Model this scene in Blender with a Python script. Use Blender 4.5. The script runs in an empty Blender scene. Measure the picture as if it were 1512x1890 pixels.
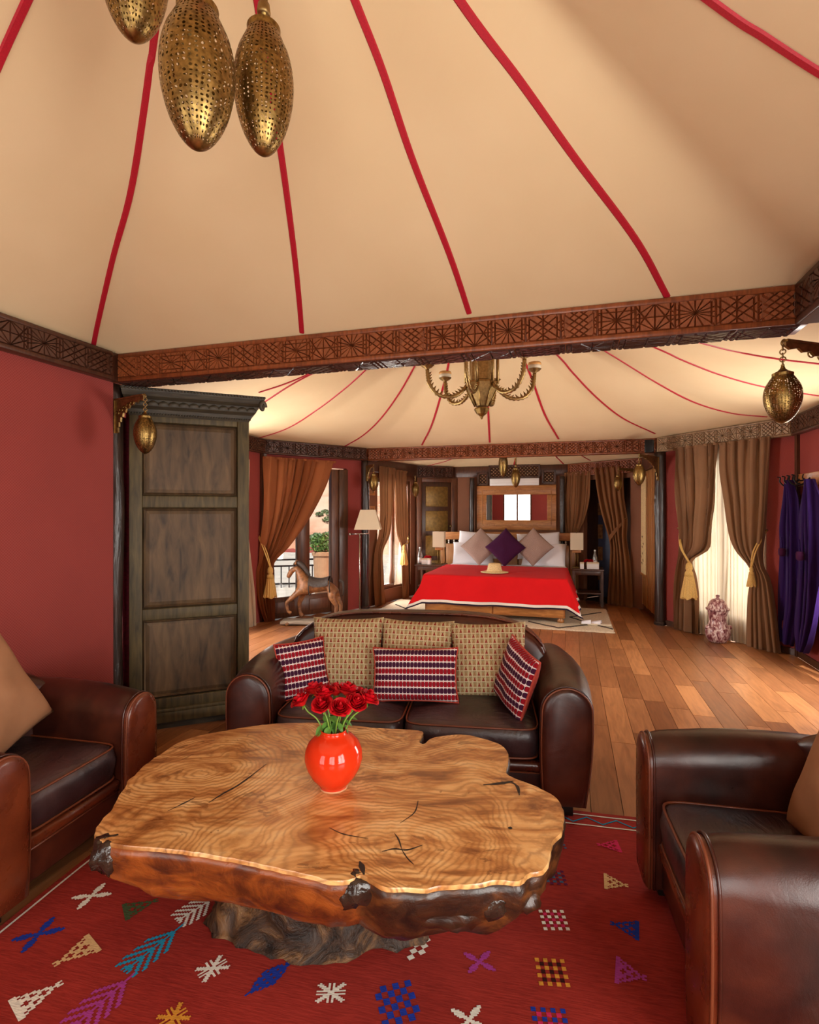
import bpy, bmesh, math, random
from mathutils import Vector, Matrix, Euler, noise
from mathutils.bvhtree import BVHTree

scene = bpy.context.scene
col = scene.collection
PI = math.pi
R = math.radians
rnd = random.Random(7)

# ---------------------------------------------------------------- camera
EYE = 1.54
F = 1000.0                      # focal length in pixels of the 1512 x 1890 frame
cam_data = bpy.data.cameras.new('camera')
cam_data.sensor_fit = 'HORIZONTAL'
cam_data.sensor_width = 36.0
cam_data.lens = 36.0 * F / 1512.0
cam_data.clip_start = 0.05
cam_data.clip_end = 400
cam = bpy.data.objects.new('camera', cam_data)
cam.location = (0, 0, EYE)
cam.rotation_euler = (PI / 2, 0, 0)
col.objects.link(cam)
scene.camera = cam

# ---------------------------------------------------------------- room frame
# the tent rooms are turned 16.5 degrees against the camera: u runs along the carved beam, v away from it
ALPHA = R(16.5)
CA, SA = math.cos(ALPHA), math.sin(ALPHA)
C0 = (-1.97, 3.60)
ROT = -ALPHA

def W(u, v, z=0.0):
    return Vector((C0[0] + u * CA + v * SA, C0[1] - u * SA + v * CA, z))

def UV(x, y):
    dx, dy = x - C0[0], y - C0[1]
    return dx * CA - dy * SA, dx * SA + dy * CA

def pixd(px, py, d):
    return Vector(((px - 756) / F * d, d, EYE - (py - 945) / F * d))

def pixz(px, py, z):
    d = (EYE - z) * F / (py - 945)
    return pixd(px, py, d)

# ---------------------------------------------------------------- light and exposure
vs = scene.view_settings
vs.view_transform = 'Standard'
vs.look = 'None'
vs.gamma = 1.0
vs.use_curve_mapping = False
vs.exposure = 0.36
scene.cycles.max_bounces = 7
scene.cycles.diffuse_bounces = 4
scene.cycles.glossy_bounces = 3
scene.cycles.transparent_max_bounces = 10
scene.cycles.use_adaptive_sampling = True
scene.cycles.adaptive_threshold = 0.1
scene.cycles.adaptive_min_samples = 16
scene.cycles.sample_clamp_indirect = 8.0
scene.cycles.caustics_reflective = False
scene.cycles.caustics_refractive = False

world = bpy.data.worlds.new('world')
scene.world = world
world.use_nodes = True
wn = world.node_tree
wn.nodes.clear()
wo = wn.nodes.new('ShaderNodeOutputWorld')
wb = wn.nodes.new('ShaderNodeBackground')
ws = wn.nodes.new('ShaderNodeTexSky')
ws.sky_type = 'HOSEK_WILKIE'
ws.turbidity = 4.0
ws.ground_albedo = 0.4
_sd = (W(1, 0) - W(0, 0)) * 0.12 + (W(0, 1) - W(0, 0)) * -0.55 + Vector((0, 0, 0.82))
ws.sun_direction = _sd.normalized()
wb.inputs['Strength'].default_value = 1.1
wn.links.new(ws.outputs[0], wb.inputs[0])
wn.links.new(wb.outputs[0], wo.inputs[0])

def sun(direction, energy, color, angle):
    l = bpy.data.lights.new('sun', 'SUN')
    l.energy = energy
    l.color = color
    l.angle = angle
    o = bpy.data.objects.new('sun', l)
    o.rotation_euler = Vector(direction).normalized().to_track_quat('Z', 'Y').to_euler()
    col.objects.link(o)

sun(_sd, 4.0, (1.0, 0.93, 0.82), R(0.6))

def area(name, loc, target, sx, sy, power, color):
    l = bpy.data.lights.new(name, 'AREA')
    l.shape = 'RECTANGLE'
    l.size, l.size_y = sx, sy
    l.energy = power
    l.color = color
    o = bpy.data.objects.new(name, l)
    o.location = loc
    o.rotation_euler = (Vector(loc) - Vector(target)).to_track_quat('Z', 'Y').to_euler()
    col.objects.link(o)
    return o

# daylight through the glazed openings; the robe-side and right-wall ones are added
DAY = (1.0, 0.95, 0.88)
for uu, pw in ((0.95, 30), (3.0, 44)):
    area('daylight_garden_window', W(uu, -4.05, 1.25), W(0.6, -0.3, 1.9), 1.1, 2.1, pw, DAY)
area('daylight_sheer_window', W(5.05, 4.72, 1.25), W(2.0, 2.0, 0.9), 1.2, 2.0, 60, DAY)
area('daylight_bedroom_window', W(-0.22, 6.07, 1.25), W(3.0, 5.3, 1.0), 1.0, 1.8, 85, DAY)
area('daylight_armoire_side_window', W(-1.42, 2.55, 1.25), W(2.0, 2.8, 1.2), 1.3, 2.0, 150, DAY)
area('added_fill_robe_side', W(5.42, 2.35, 1.25), W(2.0, 2.8, 1.2), 1.3, 2.0, 130, DAY)  # unseen fill lamp, added to brighten the middle room
area('added_fill_right_wall', W(4.32, -2.6, 1.3), W(-0.5, -0.9, 1.9), 1.3, 1.9, 85, DAY)  # unseen fill lamp, added to lift the left side of the ceiling

# ---------------------------------------------------------------- mesh helpers
class MB:
    def __init__(s):
        s.v, s.f = [], []
    def add(s, vs_, fs_):
        o = len(s.v)
        s.v += [Vector(p) for p in vs_]
        s.f += [tuple(i + o for i in f) for f in fs_]
        return s
    def box(s, x0, x1, y0, y1, z0, z1, m=None):
        p = [Vector(q) for q in ((x0, y0, z0), (x1, y0, z0), (x1, y1, z0), (x0, y1, z0), (x0, y0, z1), (x1, y0, z1), (x1, y1, z1), (x0, y1, z1))]
        if m is not None:
            p = [m @ q for q in p]
        return s.add(p, [(0, 3, 2, 1), (4, 5, 6, 7), (0, 1, 5, 4), (1, 2, 6, 5), (2, 3, 7, 6), (3, 0, 4, 7)])
    def prism(s, poly, z0, z1, m=None):
        n = len(poly)
        p = [Vector((a[0], a[1], z0)) for a in poly] + [Vector((a[0], a[1], z1)) for a in poly]
        if m is not None:
            p = [m @ q for q in p]
        return s.add(p, [tuple(range(n))[::-1], tuple(range(n, 2 * n))] + [(i, (i + 1) % n, n + (i + 1) % n, n + i) for i in range(n)])
    def lathe(s, prof, n=24, m=None):
        vs_, fs_ = [], []
        for r, z in prof:
            for k in range(n):
                a = 2 * PI * k / n
                vs_.append(Vector((r * math.cos(a), r * math.sin(a), z)))
        for j in range(len(prof) - 1):
            for k in range(n):
                k2 = (k + 1) % n
                fs_.append((j * n + k, j * n + k2, (j + 1) * n + k2, (j + 1) * n + k))
        fs_.append(tuple(range(n))[::-1])
        fs_.append(tuple((len(prof) - 1) * n + k for k in range(n)))
        if m is not None:
            vs_ = [m @ q for q in vs_]
        return s.add(vs_, fs_)
    def tube(s, pts, rad, n=8, closed=False):
        pts = [Vector(p) for p in pts]
        N = len(pts)
        vs_, fs_ = [], []
        up = None
        for i, p in enumerate(pts):
            a = pts[(i - 1) % N] if closed else pts[max(i - 1, 0)]
            b = pts[(i + 1) % N] if closed else pts[min(i + 1, N - 1)]
            t = (b - a)
            t = t.normalized() if t.length > 1e-9 else Vector((0, 0, 1))
            if up is None:
                up = Vector((0, 0, 1)) if abs(t.z) < 0.9 else Vector((1, 0, 0))
            up = (up - t * up.dot(t))
            up = up.normalized() if up.length > 1e-6 else t.orthogonal().normalized()
            sd = t.cross(up)
            r = rad(i / max(N - 1, 1)) if callable(rad) else rad
            for k in range(n):
                an = 2 * PI * k / n
                vs_.append(p + (up * math.cos(an) + sd * math.sin(an)) * r)
        for i in range(N if closed else N - 1):
            i2 = (i + 1) % N
            for k in range(n):
                k2 = (k + 1) % n
                fs_.append((i * n + k, i * n + k2, i2 * n + k2, i2 * n + k))
        if not closed:
            fs_.append(tuple(range(n))[::-1])
            fs_.append(tuple((N - 1) * n + k for k in range(n)))
        return s.add(vs_, fs_)
    def grid(s, fn, nu, nv, wrap=False):
        vs_ = [Vector(fn(i / (nu if wrap else nu - 1) if wrap else i / (nu - 1), j / (nv - 1))) for j in range(nv) for i in range(nu)]
        fs_ = []
        for j in range(nv - 1):
            for i in range(nu if wrap else nu - 1):
                i2 = (i + 1) % nu
                fs_.append((j * nu + i, j * nu + i2, (j + 1) * nu + i2, (j + 1) * nu + i))
        return s.add(vs_, fs_)
    def rings(s, rings, cap0=True, cap1=True):
        n = len(rings[0])
        vs_ = [Vector(p) for r in rings for p in r]
        fs_ = []
        for j in range(len(rings) - 1):
            for k in range(n):
                k2 = (k + 1) % n
                fs_.append((j * n + k, j * n + k2, (j + 1) * n + k2, (j + 1) * n + k))
        if cap0: fs_.append(tuple(range(n))[::-1])
        if cap1: fs_.append(tuple((len(rings) - 1) * n + k for k in range(n)))
        return s.add(vs_, fs_)
    def xf(s, m):
        s.v = [m @ p for p in s.v]
        return s
    def mesh(s, name, mat, smooth=False, autosmooth=None):
        me = bpy.data.meshes.new(name)
        me.from_pydata([tuple(p) for p in s.v], [], s.f)
        if mat is not None:
            me.materials.append(mat)
        bm = bmesh.new()
        bm.from_mesh(me)
        bmesh.ops.recalc_face_normals(bm, faces=bm.faces)
        if autosmooth is not None:
            for f in bm.faces: f.smooth = True
            for e in bm.edges:
                if len(e.link_faces) == 2 and e.calc_face_angle(0) > autosmooth:
                    e.smooth = False
        elif smooth:
            for f in bm.faces: f.smooth = True
        bm.to_mesh(me)
        bm.free()
        return me
    def build(s, name, mat, parent=None, smooth=False, auto=None):
        return link(name, s.mesh(name, mat, smooth, auto), parent)

def link(name, me, parent=None, loc=None, rot=None, scale=None):
    o = bpy.data.objects.new(name, me)
    col.objects.link(o)
    if parent is not None: o.parent = parent
    if loc is not None: o.location = loc
    if rot is not None: o.rotation_euler = rot
    if scale is not None: o.scale = scale if not isinstance(scale, (int, float)) else (scale,) * 3
    return o

def tag(o, label, cat, group=None):
    o['label'] = label
    o['category'] = cat
    if group: o['group'] = group
    return o

def thing(name, label, cat, loc=(0, 0, 0), rotz=0.0, group=None):
    o = bpy.data.objects.new(name, None)
    o.empty_display_size = 0.1
    col.objects.link(o)
    o.location = loc
    o.rotation_euler = (0, 0, rotz)
    return tag(o, label, cat, group)

def struct(o):
    o['kind'] = 'structure'
    return o

def bevel(o, w=0.005, seg=2):
    m = o.modifiers.new('bevel', 'BEVEL')
    m.width = w
    m.segments = seg
    m.limit_method = 'ANGLE'
    m.angle_limit = R(40)
    for p in o.data.polygons: p.use_smooth = True
    try:
        m.harden_normals = False
    except Exception:
        pass
    return o

def subsurf(o, lv=1):
    m = o.modifiers.new('subsurf', 'SUBSURF')
    m.levels = lv
    m.render_levels = lv
    return o

def box(name, mat, x0, x1, y0, y1, z0, z1, parent=None, bev=0.0, m=None):
    o = MB().box(x0, x1, y0, y1, z0, z1, m).build(name, mat, parent)
    if bev: bevel(o, bev)
    return o

def dup(root, loc, rotz=None, label=None, group=None, scale=None):
    r = root.copy()
    col.objects.link(r)
    r.location = loc
    if rotz is not None: r.rotation_euler = (0, 0, rotz)
    if scale is not None: r.scale = (scale,) * 3
    if label: r['label'] = label
    if group: r['group'] = group
    for ch in list(root.children):
        c = ch.copy()
        col.objects.link(c)
        c.parent = r
        for g in list(ch.children):
            d = g.copy()
            col.objects.link(d)
            d.parent = c
    return r

def interp(keys, x):
    """smooth key interpolation: keys = [(x, a, b, ...)] sorted by x"""
    if x <= keys[0][0]: return keys[0][1:]
    if x >= keys[-1][0]: return keys[-1][1:]
    for k in range(len(keys) - 1):
        a, b = keys[k], keys[k + 1]
        if a[0] <= x <= b[0]:
            t = (x - a[0]) / (b[0] - a[0])
            p = keys[k - 1] if k > 0 else a
            q = keys[k + 2] if k + 2 < len(keys) else b
            out = []
            for i in range(1, len(a)):
                m1 = (b[i] - p[i]) / (b[0] - p[0]) * (b[0] - a[0])
                m2 = (q[i] - a[i]) / (q[0] - a[0]) * (b[0] - a[0])
                t2, t3 = t * t, t * t * t
                out.append((2 * t3 - 3 * t2 + 1) * a[i] + (t3 - 2 * t2 + t) * m1 + (-2 * t3 + 3 * t2) * b[i] + (t3 - t2) * m2)
            return tuple(out)

def nz(p, s=1.0):
    return noise.noise(Vector(p) * s)

def cr_path(pts, n=8):
    """catmull-rom resample"""
    pts = [Vector(p) for p in pts]
    keys = [(i,) + tuple(p) for i, p in enumerate(pts)]
    N = (len(pts) - 1) * n
    return [Vector(interp(keys, i / n)) for i in range(N + 1)]
# ---------------------------------------------------------------- materials
def c(r, g, b):
    f = lambda x: ((x / 255 + 0.055) / 1.055) ** 2.4 if x > 10 else x / 255 / 12.92
    return (f(r), f(g), f(b), 1.0)

class E:
    """a scalar socket with arithmetic that builds Math nodes"""
    def __init__(s, nb, sock): s.nb, s.k = nb, sock
    def __add__(s, o): return s.nb.math('ADD', s, o)
    def __sub__(s, o): return s.nb.math('SUBTRACT', s, o)
    def __rsub__(s, o): return s.nb.math('SUBTRACT', o, s)
    def __mul__(s, o): return s.nb.math('MULTIPLY', s, o)
    def __truediv__(s, o): return s.nb.math('DIVIDE', s, o)
    def __lt__(s, o): return s.nb.math('LESS_THAN', s, o)
    def __gt__(s, o): return s.nb.math('GREATER_THAN', s, o)
    __radd__, __rmul__ = __add__, __mul__
    def fract(s): return s.nb.math('FRACT', s)
    def floor(s): return s.nb.math('FLOOR', s)
    def abs(s): return s.nb.math('ABSOLUTE', s)
    def sin(s): return s.nb.math('SINE', s)
    def mod(s, o): return s.nb.math('FLOORED_MODULO', s, o)
    def pow(s, o): return s.nb.math('POWER', s, o)
    def max(s, o): return s.nb.math('MAXIMUM', s, o)
    def min(s, o): return s.nb.math('MINIMUM', s, o)

class NB:
    def __init__(s, name, rough=0.5, metal=0.0, spec=0.5):
        s.m = bpy.data.materials.new(name)
        s.m.use_nodes = True
        s.t = s.m.node_tree
        s.t.nodes.clear()
        s.out = s.t.nodes.new('ShaderNodeOutputMaterial')
        s.b = s.t.nodes.new('ShaderNodeBsdfPrincipled')
        s.t.links.new(s.b.outputs[0], s.out.inputs[0])
        s.b.inputs['Roughness'].default_value = rough
        s.b.inputs['Metallic'].default_value = metal
        s.b.inputs['Specular IOR Level'].default_value = spec
        s._co = None
    def L(s, a, b): s.t.links.new(a.k if isinstance(a, E) else a, b)
    def put(s, sock, val):
        if isinstance(val, E): s.t.links.new(val.k, sock)
        elif hasattr(val, 'is_output'): s.t.links.new(val, sock)
        else: sock.default_value = val
    def math(s, op, a, b=None):
        n = s.t.nodes.new('ShaderNodeMath')
        n.operation = op
        s.put(n.inputs[0], a)
        if b is not None: s.put(n.inputs[1], b)
        return E(s, n.outputs[0])
    def co(s):
        if s._co is None: s._co = s.t.nodes.new('ShaderNodeTexCoord').outputs['Object']
        return s._co
    def xyz(s, vec=None):
        n = s.t.nodes.new('ShaderNodeSeparateXYZ')
        s.put(n.inputs[0], vec or s.co())
        return E(s, n.outputs[0]), E(s, n.outputs[1]), E(s, n.outputs[2])
    def vec(s, x, y, z):
        n = s.t.nodes.new('ShaderNodeCombineXYZ')
        for i, q in enumerate((x, y, z)): s.put(n.inputs[i], q)
        return n.outputs[0]
    def mapped(s, scale, loc=(0, 0, 0)):
        n = s.t.nodes.new('ShaderNodeMapping')
        s.L(s.co(), n.inputs[0])
        n.inputs['Scale'].default_value = scale
        n.inputs['Location'].default_value = loc
        return n.outputs[0]
    def noise(s, scale=5, detail=3, vec=None, dist=0.0, rough=0.5, offs=None):
        n = s.t.nodes.new('ShaderNodeTexNoise')
        n.inputs['Scale'].default_value = scale
        n.inputs['Detail'].default_value = detail
        n.inputs['Distortion'].default_value = dist
        n.inputs['Roughness'].default_value = rough
        s.put(n.inputs['Vector'], vec or s.co())
        return E(s, n.outputs[0])
    def voronoi(s, scale=5, vec=None, feature='F1'):
        n = s.t.nodes.new('ShaderNodeTexVoronoi')
        n.feature = feature
        n.inputs['Scale'].default_value = scale
        s.put(n.inputs['Vector'], vec or s.co())
        return E(s, n.outputs['Distance'])
    def ramp(s, fac, stops, interp_='LINEAR'):
        n = s.t.nodes.new('ShaderNodeValToRGB')
        n.color_ramp.interpolation = interp_
        el = n.color_ramp.elements
        while len(el) < len(stops): el.new(0.5)
        for e, (p, q) in zip(el, stops):
            e.position = p
            e.color = q
        s.put(n.inputs[0], fac)
        return n.outputs[0]
    def mix(s, fac, a, b, mode='MIX'):
        n = s.t.nodes.new('ShaderNodeMix')
        n.data_type = 'RGBA'
        n.blend_type = mode
        s.put(n.inputs[0], fac)
        s.put(n.inputs[6], a)
        s.put(n.inputs[7], b)
        return n.outputs[2]
    def rand(s):
        n = s.t.nodes.new('ShaderNodeObjectInfo')
        return E(s, n.outputs['Random'])
    def bump(s, h, strength=0.3, dist=0.01):
        n = s.t.nodes.new('ShaderNodeBump')
        n.inputs['Strength'].default_value = strength
        n.inputs['Distance'].default_value = dist
        s.put(n.inputs['Height'], h)
        s.t.links.new(n.outputs[0], s.b.inputs['Normal'])
    def base(s, q): s.put(s.b.inputs['Base Color'], q)
    def rough(s, q): s.put(s.b.inputs['Roughness'], q)

def plain(name, color, rough=0.5, metal=0.0, var=0.12, scale=8, bump=0.0, spec=0.5, stretch=(1, 1, 1)):
    nb = NB(name, rough, metal, spec)
    n = nb.noise(scale, 4, nb.mapped(stretch))
    dk = tuple(x * (1 - var) for x in color[:3]) + (1,)
    lt = tuple(min(1, x * (1 + var)) for x in color[:3]) + (1,)
    nb.base(nb.ramp(n, [(0.3, dk), (0.7, lt)]))
    if bump: nb.bump(n, bump)
    return nb.m

def wood(name, c1, c2, rough=0.4, stretch=(1, 8, 8), scale=6, bump=0.12, spec=0.5):
    nb = NB(name, rough, 0, spec)
    mp = nb.mapped(stretch)
    n = nb.noise(scale, 5, mp, 0.6)
    n2 = nb.noise(scale * 0.35, 2)
    f = n * 0.75 + n2 * 0.25
    nb.base(nb.ramp(f, [(0.32, c1), (0.68, c2)]))
    nb.bump(n, bump, 0.004)
    return nb.m

def leather(name, c1, c2, c3, rough=0.32, crease=0.3):
    nb = NB(name, rough, 0, 0.5)
    n = nb.noise(3.2, 5, None, 0.5)
    n2 = nb.noise(14, 4, None, 0.2)
    f = n * 0.85 + n2 * 0.15
    nb.base(nb.ramp(f, [(0.34, c1), (0.5, c2), (0.68, c3)]))
    w = nb.noise(5, 4, None, 1.8)
    g = nb.voronoi(320)
    cr = nb.noise(3.5, 3, nb.mapped((1, 2.2, 1)), 3.5)
    nb.bump(w * 0.7 + cr * 0.9 * crease + g * 0.05 + n2 * 0.1, 0.2 + 0.15 * crease, 0.012)
    nb.rough(n2 * 0.22 + (rough - 0.1))
    nb.b.inputs['Coat Weight'].default_value = 0.15
    nb.b.inputs['Coat Roughness'].default_value = 0.25
    return nb.m

MT = {}
# tent cloth: warm beige canvas with a faint weave
def _tent():
    nb = NB('tent_canvas', 0.85, 0, 0.15)
    n = nb.noise(1.3, 4)
    nb.base(nb.ramp(n, [(0.3, c(222, 194, 152)), (0.7, c(229, 203, 162))]))
    w = nb.noise(2.2, 3, nb.mapped((1, 1, 0.4)), 1.2)
    nb.bump(w, 0.25, 0.02)
    return nb.m
MT['tent'] = _tent()
MT['cord'] = plain('red_braid', c(176, 14, 38), 0.6, var=0.15, scale=220)
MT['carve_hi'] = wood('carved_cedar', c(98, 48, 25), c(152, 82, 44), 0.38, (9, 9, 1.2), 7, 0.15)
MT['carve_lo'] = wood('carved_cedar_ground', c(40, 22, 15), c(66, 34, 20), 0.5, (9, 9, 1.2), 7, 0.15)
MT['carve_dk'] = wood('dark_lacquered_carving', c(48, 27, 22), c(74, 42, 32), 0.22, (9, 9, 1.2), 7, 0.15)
MT['beam_dk'] = wood('dark_carved_beam', c(58, 32, 22), c(92, 54, 36), 0.38, (9, 9, 1.2), 7, 0.15)
MT['beam_lit'] = wood('window_lit_carved_beam', c(120, 92, 66), c(172, 142, 108), 0.45, (9, 9, 1.2), 7, 0.15)  # paler tone paints in window light reflected by this beam
def _post():
    nb = NB('dark_post_wood', 0.28, 0, 0.5)
    n = nb.noise(5, 5, nb.mapped((6, 6, 0.7)), 0.8)
    nb.base(nb.ramp(n, [(0.3, c(26, 17, 13)), (0.7, c(56, 38, 30))]))
    nb.bump(n, 0.5, 0.012)
    return nb.m
MT['post'] = _post()
def _wall(name, a, b):
    nb = NB(name, 0.8, 0, 0.2)
    x, y, z = nb.xyz()
    # tiny woven lozenge figure
    p = ((x + y + z) * 62.0).fract()
    q = ((x + y - z) * 62.0).fract()
    lo = ((p < 0.22).max(q < 0.22))
    n = nb.noise(1.1, 3)
    colr = nb.mix(lo * 0.3, nb.ramp(n, [(0.3, a), (0.7, b)]), c(172, 92, 82))
    nb.base(colr)
    nb.bump(lo, 0.12, 0.002)
    return nb.m
MT['wall'] = _wall('red_woven_wall_fabric', c(126, 50, 46), c(138, 55, 50))
MT['wall_brown'] = plain('brown_wall_fabric', c(118, 72, 46), 0.8, scale=3)
MT['plaster'] = plain('plain_plaster', c(196, 160, 122), 0.9, scale=3)
def _plank():
    nb = NB('oak_floor_planks', 0.36, 0, 0.5)
    r = nb.rand()
    x, y, z = nb.xyz()
    v = nb.vec(x * 11.0 + r * 37.0, y * 1.3 + r * 91.0, z)
    n = nb.noise(3.2, 5, v, 0.7)
    n2 = nb.noise(1.0, 3, nb.vec(x * 2.0 + r * 11.0, y + r * 50.0, z))
    tone = nb.ramp(r, [(0.0, c(124, 78, 48)), (0.35, c(146, 96, 60)), (0.7, c(160, 108, 70)), (1.0, c(184, 128, 82))])
    g = nb.ramp(n * 0.7 + n2 * 0.3, [(0.3, (0.62, 0.55, 0.5, 1)), (0.6, (1.05, 1.0, 0.96, 1))])
    nb.base(nb.mix(1.0, tone, g, 'MULTIPLY'))
    nb.bump(n, 0.15, 0.004)
    nb.rough(n2 * 0.25 + 0.24)
    return nb.m
MT['plank'] = _plank()
MT['gap'] = plain('dark_subfloor', c(60, 40, 28), 0.8)
MT['leather'] = leather('brown_club_leather', c(34, 14, 11), c(58, 24, 16), c(84, 37, 21))
MT['leather_lt'] = leather('rubbed_chestnut_leather', c(52, 20, 11), c(88, 36, 18), c(116, 52, 26), 0.28)
MT['leather_dk'] = leather('dark_seat_leather', c(30, 19, 20), c(50, 33, 34), c(80, 58, 58), 0.34, 1.4)
MT['piping'] = plain('tan_leather_piping', c(112, 56, 32), 0.4)
MT['black_wood'] = plain('black_wooden_leg', c(26, 18, 14), 0.35)
MT['brass'] = plain('aged_brass', c(142, 114, 66), 0.36, 1.0, 0.45, 30)
MT['brass_dk'] = plain('dull_brass', c(150, 122, 78), 0.45, 1.0, 0.3, 40)
MT['iron'] = plain('black_iron', c(22, 20, 20), 0.5, 0.6)
MT['silver'] = plain('brushed_nickel', c(200, 196, 188), 0.25, 1.0, 0.05)
MT['armoire'] = wood('olive_painted_old_wood', c(48, 39, 22), c(98, 83, 49), 0.6, (7, 7, 0.9), 5, 0.3)
MT['armoire_panel'] = wood('worn_brown_panel_wood', c(54, 40, 26), c(110, 85, 56), 0.62, (5, 5, 1.1), 4, 0.3)
MT['armoire_dk'] = wood('dark_cornice_wood', c(38, 32, 24), c(74, 64, 46), 0.55, (1, 7, 7), 8, 0.4)
MT['honey'] = wood('honey_wood', c(140, 84, 40), c(186, 124, 66), 0.35, (1.5, 8, 8), 5, 0.1)
MT['honey_v'] = wood('honey_wood_upright', c(134, 84, 44), c(180, 124, 70), 0.4, (8, 8, 0.8), 5, 0.1)
MT['oak_dk'] = wood('dark_stained_wood', c(52, 30, 20), c(88, 54, 34), 0.35, (6, 6, 1), 5, 0.15)
MT['frame_wood'] = wood('brown_door_wood', c(66, 36, 22), c(112, 66, 38), 0.4, (7, 7, 0.8), 5, 0.15)
def cloth(name, color, rough=0.9, weave=180, trans=0.0, bump=0.25, var=0.08):
    nb = NB(name, rough, 0, 0.15)
    n = nb.noise(3, 3)
    x, y, z = nb.xyz()
    wv = ((x + y) * (weave * 6.28)).sin() * ((z * (weave * 6.28)).sin())
    dk = tuple(q * (1 - var) for q in color[:3]) + (1,)
    lt = tuple(min(1, q * (1 + var)) for q in color[:3]) + (1,)
    colr = nb.ramp(n, [(0.3, dk), (0.7, lt)])
    colr = nb.mix(wv * 0.16 + 0.16, colr, tuple(q * 0.55 for q in color[:3]) + (1,))
    nb.base(colr)
    nb.bump(wv, bump, 0.0015)
    nb.b.inputs['Sheen Weight'].default_value = 0.02
    if trans:
        t = nb.t.nodes.new('ShaderNodeBsdfTranslucent')
        mx = nb.t.nodes.new('ShaderNodeMixShader')
        mx.inputs[0].default_value = trans
        nb.t.links.new(colr, t.inputs[0])
        nb.t.links.new(nb.b.outputs[0], mx.inputs[1])
        nb.t.links.new(t.outputs[0], mx.inputs[2])
        nb.t.links.new(mx.outputs[0], nb.out.inputs[0])
    return nb.m
MT['curtain'] = cloth('brown_checked_curtain', c(142, 106, 78), weave=55, trans=0.12)
MT['curtain_rust'] = cloth('rust_curtain', c(172, 104, 64), weave=90, trans=0.34)
MT['curtain_dk'] = cloth('brown_bedroom_curtain', c(132, 88, 56), weave=90, trans=0.06)
MT['lining'] = cloth('cream_curtain_lining', c(206, 186, 160), weave=120, trans=0.3)
MT['sheer'] = cloth('cream_sheer_voile', c(236, 222, 196), weave=140, trans=0.25, var=0.03)
MT['rope'] = plain('gold_rope', c(208, 168, 92), 0.6, scale=160, var=0.3, bump=0.3)
MT['purple'] = cloth('purple_robe_wool', c(44, 20, 80), weave=120)
MT['aubergine'] = cloth('aubergine_velvet', c(66, 22, 58), weave=150)
MT['linen'] = cloth('white_bed_linen', c(240, 238, 244), weave=300, bump=0.05, var=0.02)
MT['mauve'] = cloth('mauve_waffle_weave', c(186, 156, 142), weave=34, bump=0.6)
def _waffle():
    nb = NB('mauve_waffle_weave', 0.9, 0, 0.1)
    x, y, z = nb.xyz()
    wv = ((x * 260.0).sin().abs()) * ((y * 260.0).sin().abs())
    nb.base(nb.ramp(wv, [(0.1, c(128, 100, 94)), (0.6, c(196, 170, 156))]))
    nb.bump(wv, 0.6, 0.004)
    return nb.m
MT['mauve'] = _waffle()
MT['suede'] = plain('tan_suede', c(152, 108, 78), 0.95, scale=6, var=0.12, spec=0.1)
MT['blanket'] = cloth('red_wool_blanket', c(214, 24, 28), weave=260, bump=0.1, var=0.04)
MT['trim_w'] = cloth('white_wool_edging', c(236, 226, 214), weave=260)
MT['trim_n'] = cloth('navy_wool_edging', c(36, 26, 44), weave=260)
MT['shade'] = cloth('cream_lampshade', c(240, 224, 196), weave=240, trans=0.3, bump=0.05, var=0.02)
MT['straw'] = plain('woven_straw', c(220, 190, 138), 0.7, scale=90, var=0.25, bump=0.4)
MT['red_glaze'] = plain('orange_red_glaze', c(214, 52, 20), 0.09, var=0.06, scale=5)
MT['clay_edge'] = plain('chipped_clay', c(206, 150, 108), 0.8)
def _rose():
    nb = NB('red_rose_petal', 0.5, 0, 0.3)
    n = nb.noise(30, 3)
    nb.base(nb.ramp(n, [(0.3, c(150, 2, 12)), (0.7, c(214, 10, 28))]))
    return nb.m
MT['rose'] = _rose()
MT['stem'] = plain('green_stem', c(112, 148, 52), 0.45, scale=30)
MT['leaf'] = plain('green_leaf', c(86, 132, 52), 0.4, scale=30, var=0.25)
MT['leaf_in'] = plain('bush_leaf', c(98, 134, 62), 0.5, scale=6, var=0.4)
MT['terracotta'] = plain('pale_terracotta', c(206, 160, 124), 0.85, scale=7)
def _urn():
    nb = NB('speckled_plum_glaze', 0.3)
    n = nb.noise(34, 3, nb.mapped((1, 1, 0.5)), 1.0)
    nb.base(nb.ramp(n, [(0.40, c(104, 44, 52)), (0.5, c(168, 116, 116)), (0.62, c(220, 200, 192))]))
    return nb.m
MT['urn'] = _urn()
def _rug():
    nb = NB('red_kilim_wool', 0.92, 0, 0.1)
    n = nb.noise(2.0, 4)
    s = nb.noise(60, 3, nb.mapped((0.35, 3, 1)))
    nb.base(nb.ramp(n * 0.55 + s * 0.45, [(0.32, c(118, 32, 26)), (0.68, c(162, 52, 42))]))
    nb.bump(s, 0.5, 0.003)
    return nb.m
MT['rug'] = _rug()
def wool(name, color):
    nb = NB(name, 0.92, 0, 0.1)
    s = nb.noise(90, 2, nb.mapped((0.5, 3, 1)))
    dk = tuple(q * 0.72 for q in color[:3]) + (1,)
    nb.base(nb.ramp(s, [(0.35, dk), (0.65, color)]))
    nb.bump(s, 0.4, 0.003)
    return nb.m
WOOL = {k: wool('wool_' + k, v) for k, v in dict(white=c(232, 224, 208), cream=c(216, 176, 124), blue=c(34, 56, 150), teal=c(40, 142, 176), green=c(70, 84, 52),
        violet=c(168, 62, 138), pink=c(206, 44, 92), gold=c(214, 146, 52), slate=c(74, 96, 124), plum=c(98, 30, 66), dark=c(58, 22, 18)).items()}
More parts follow.
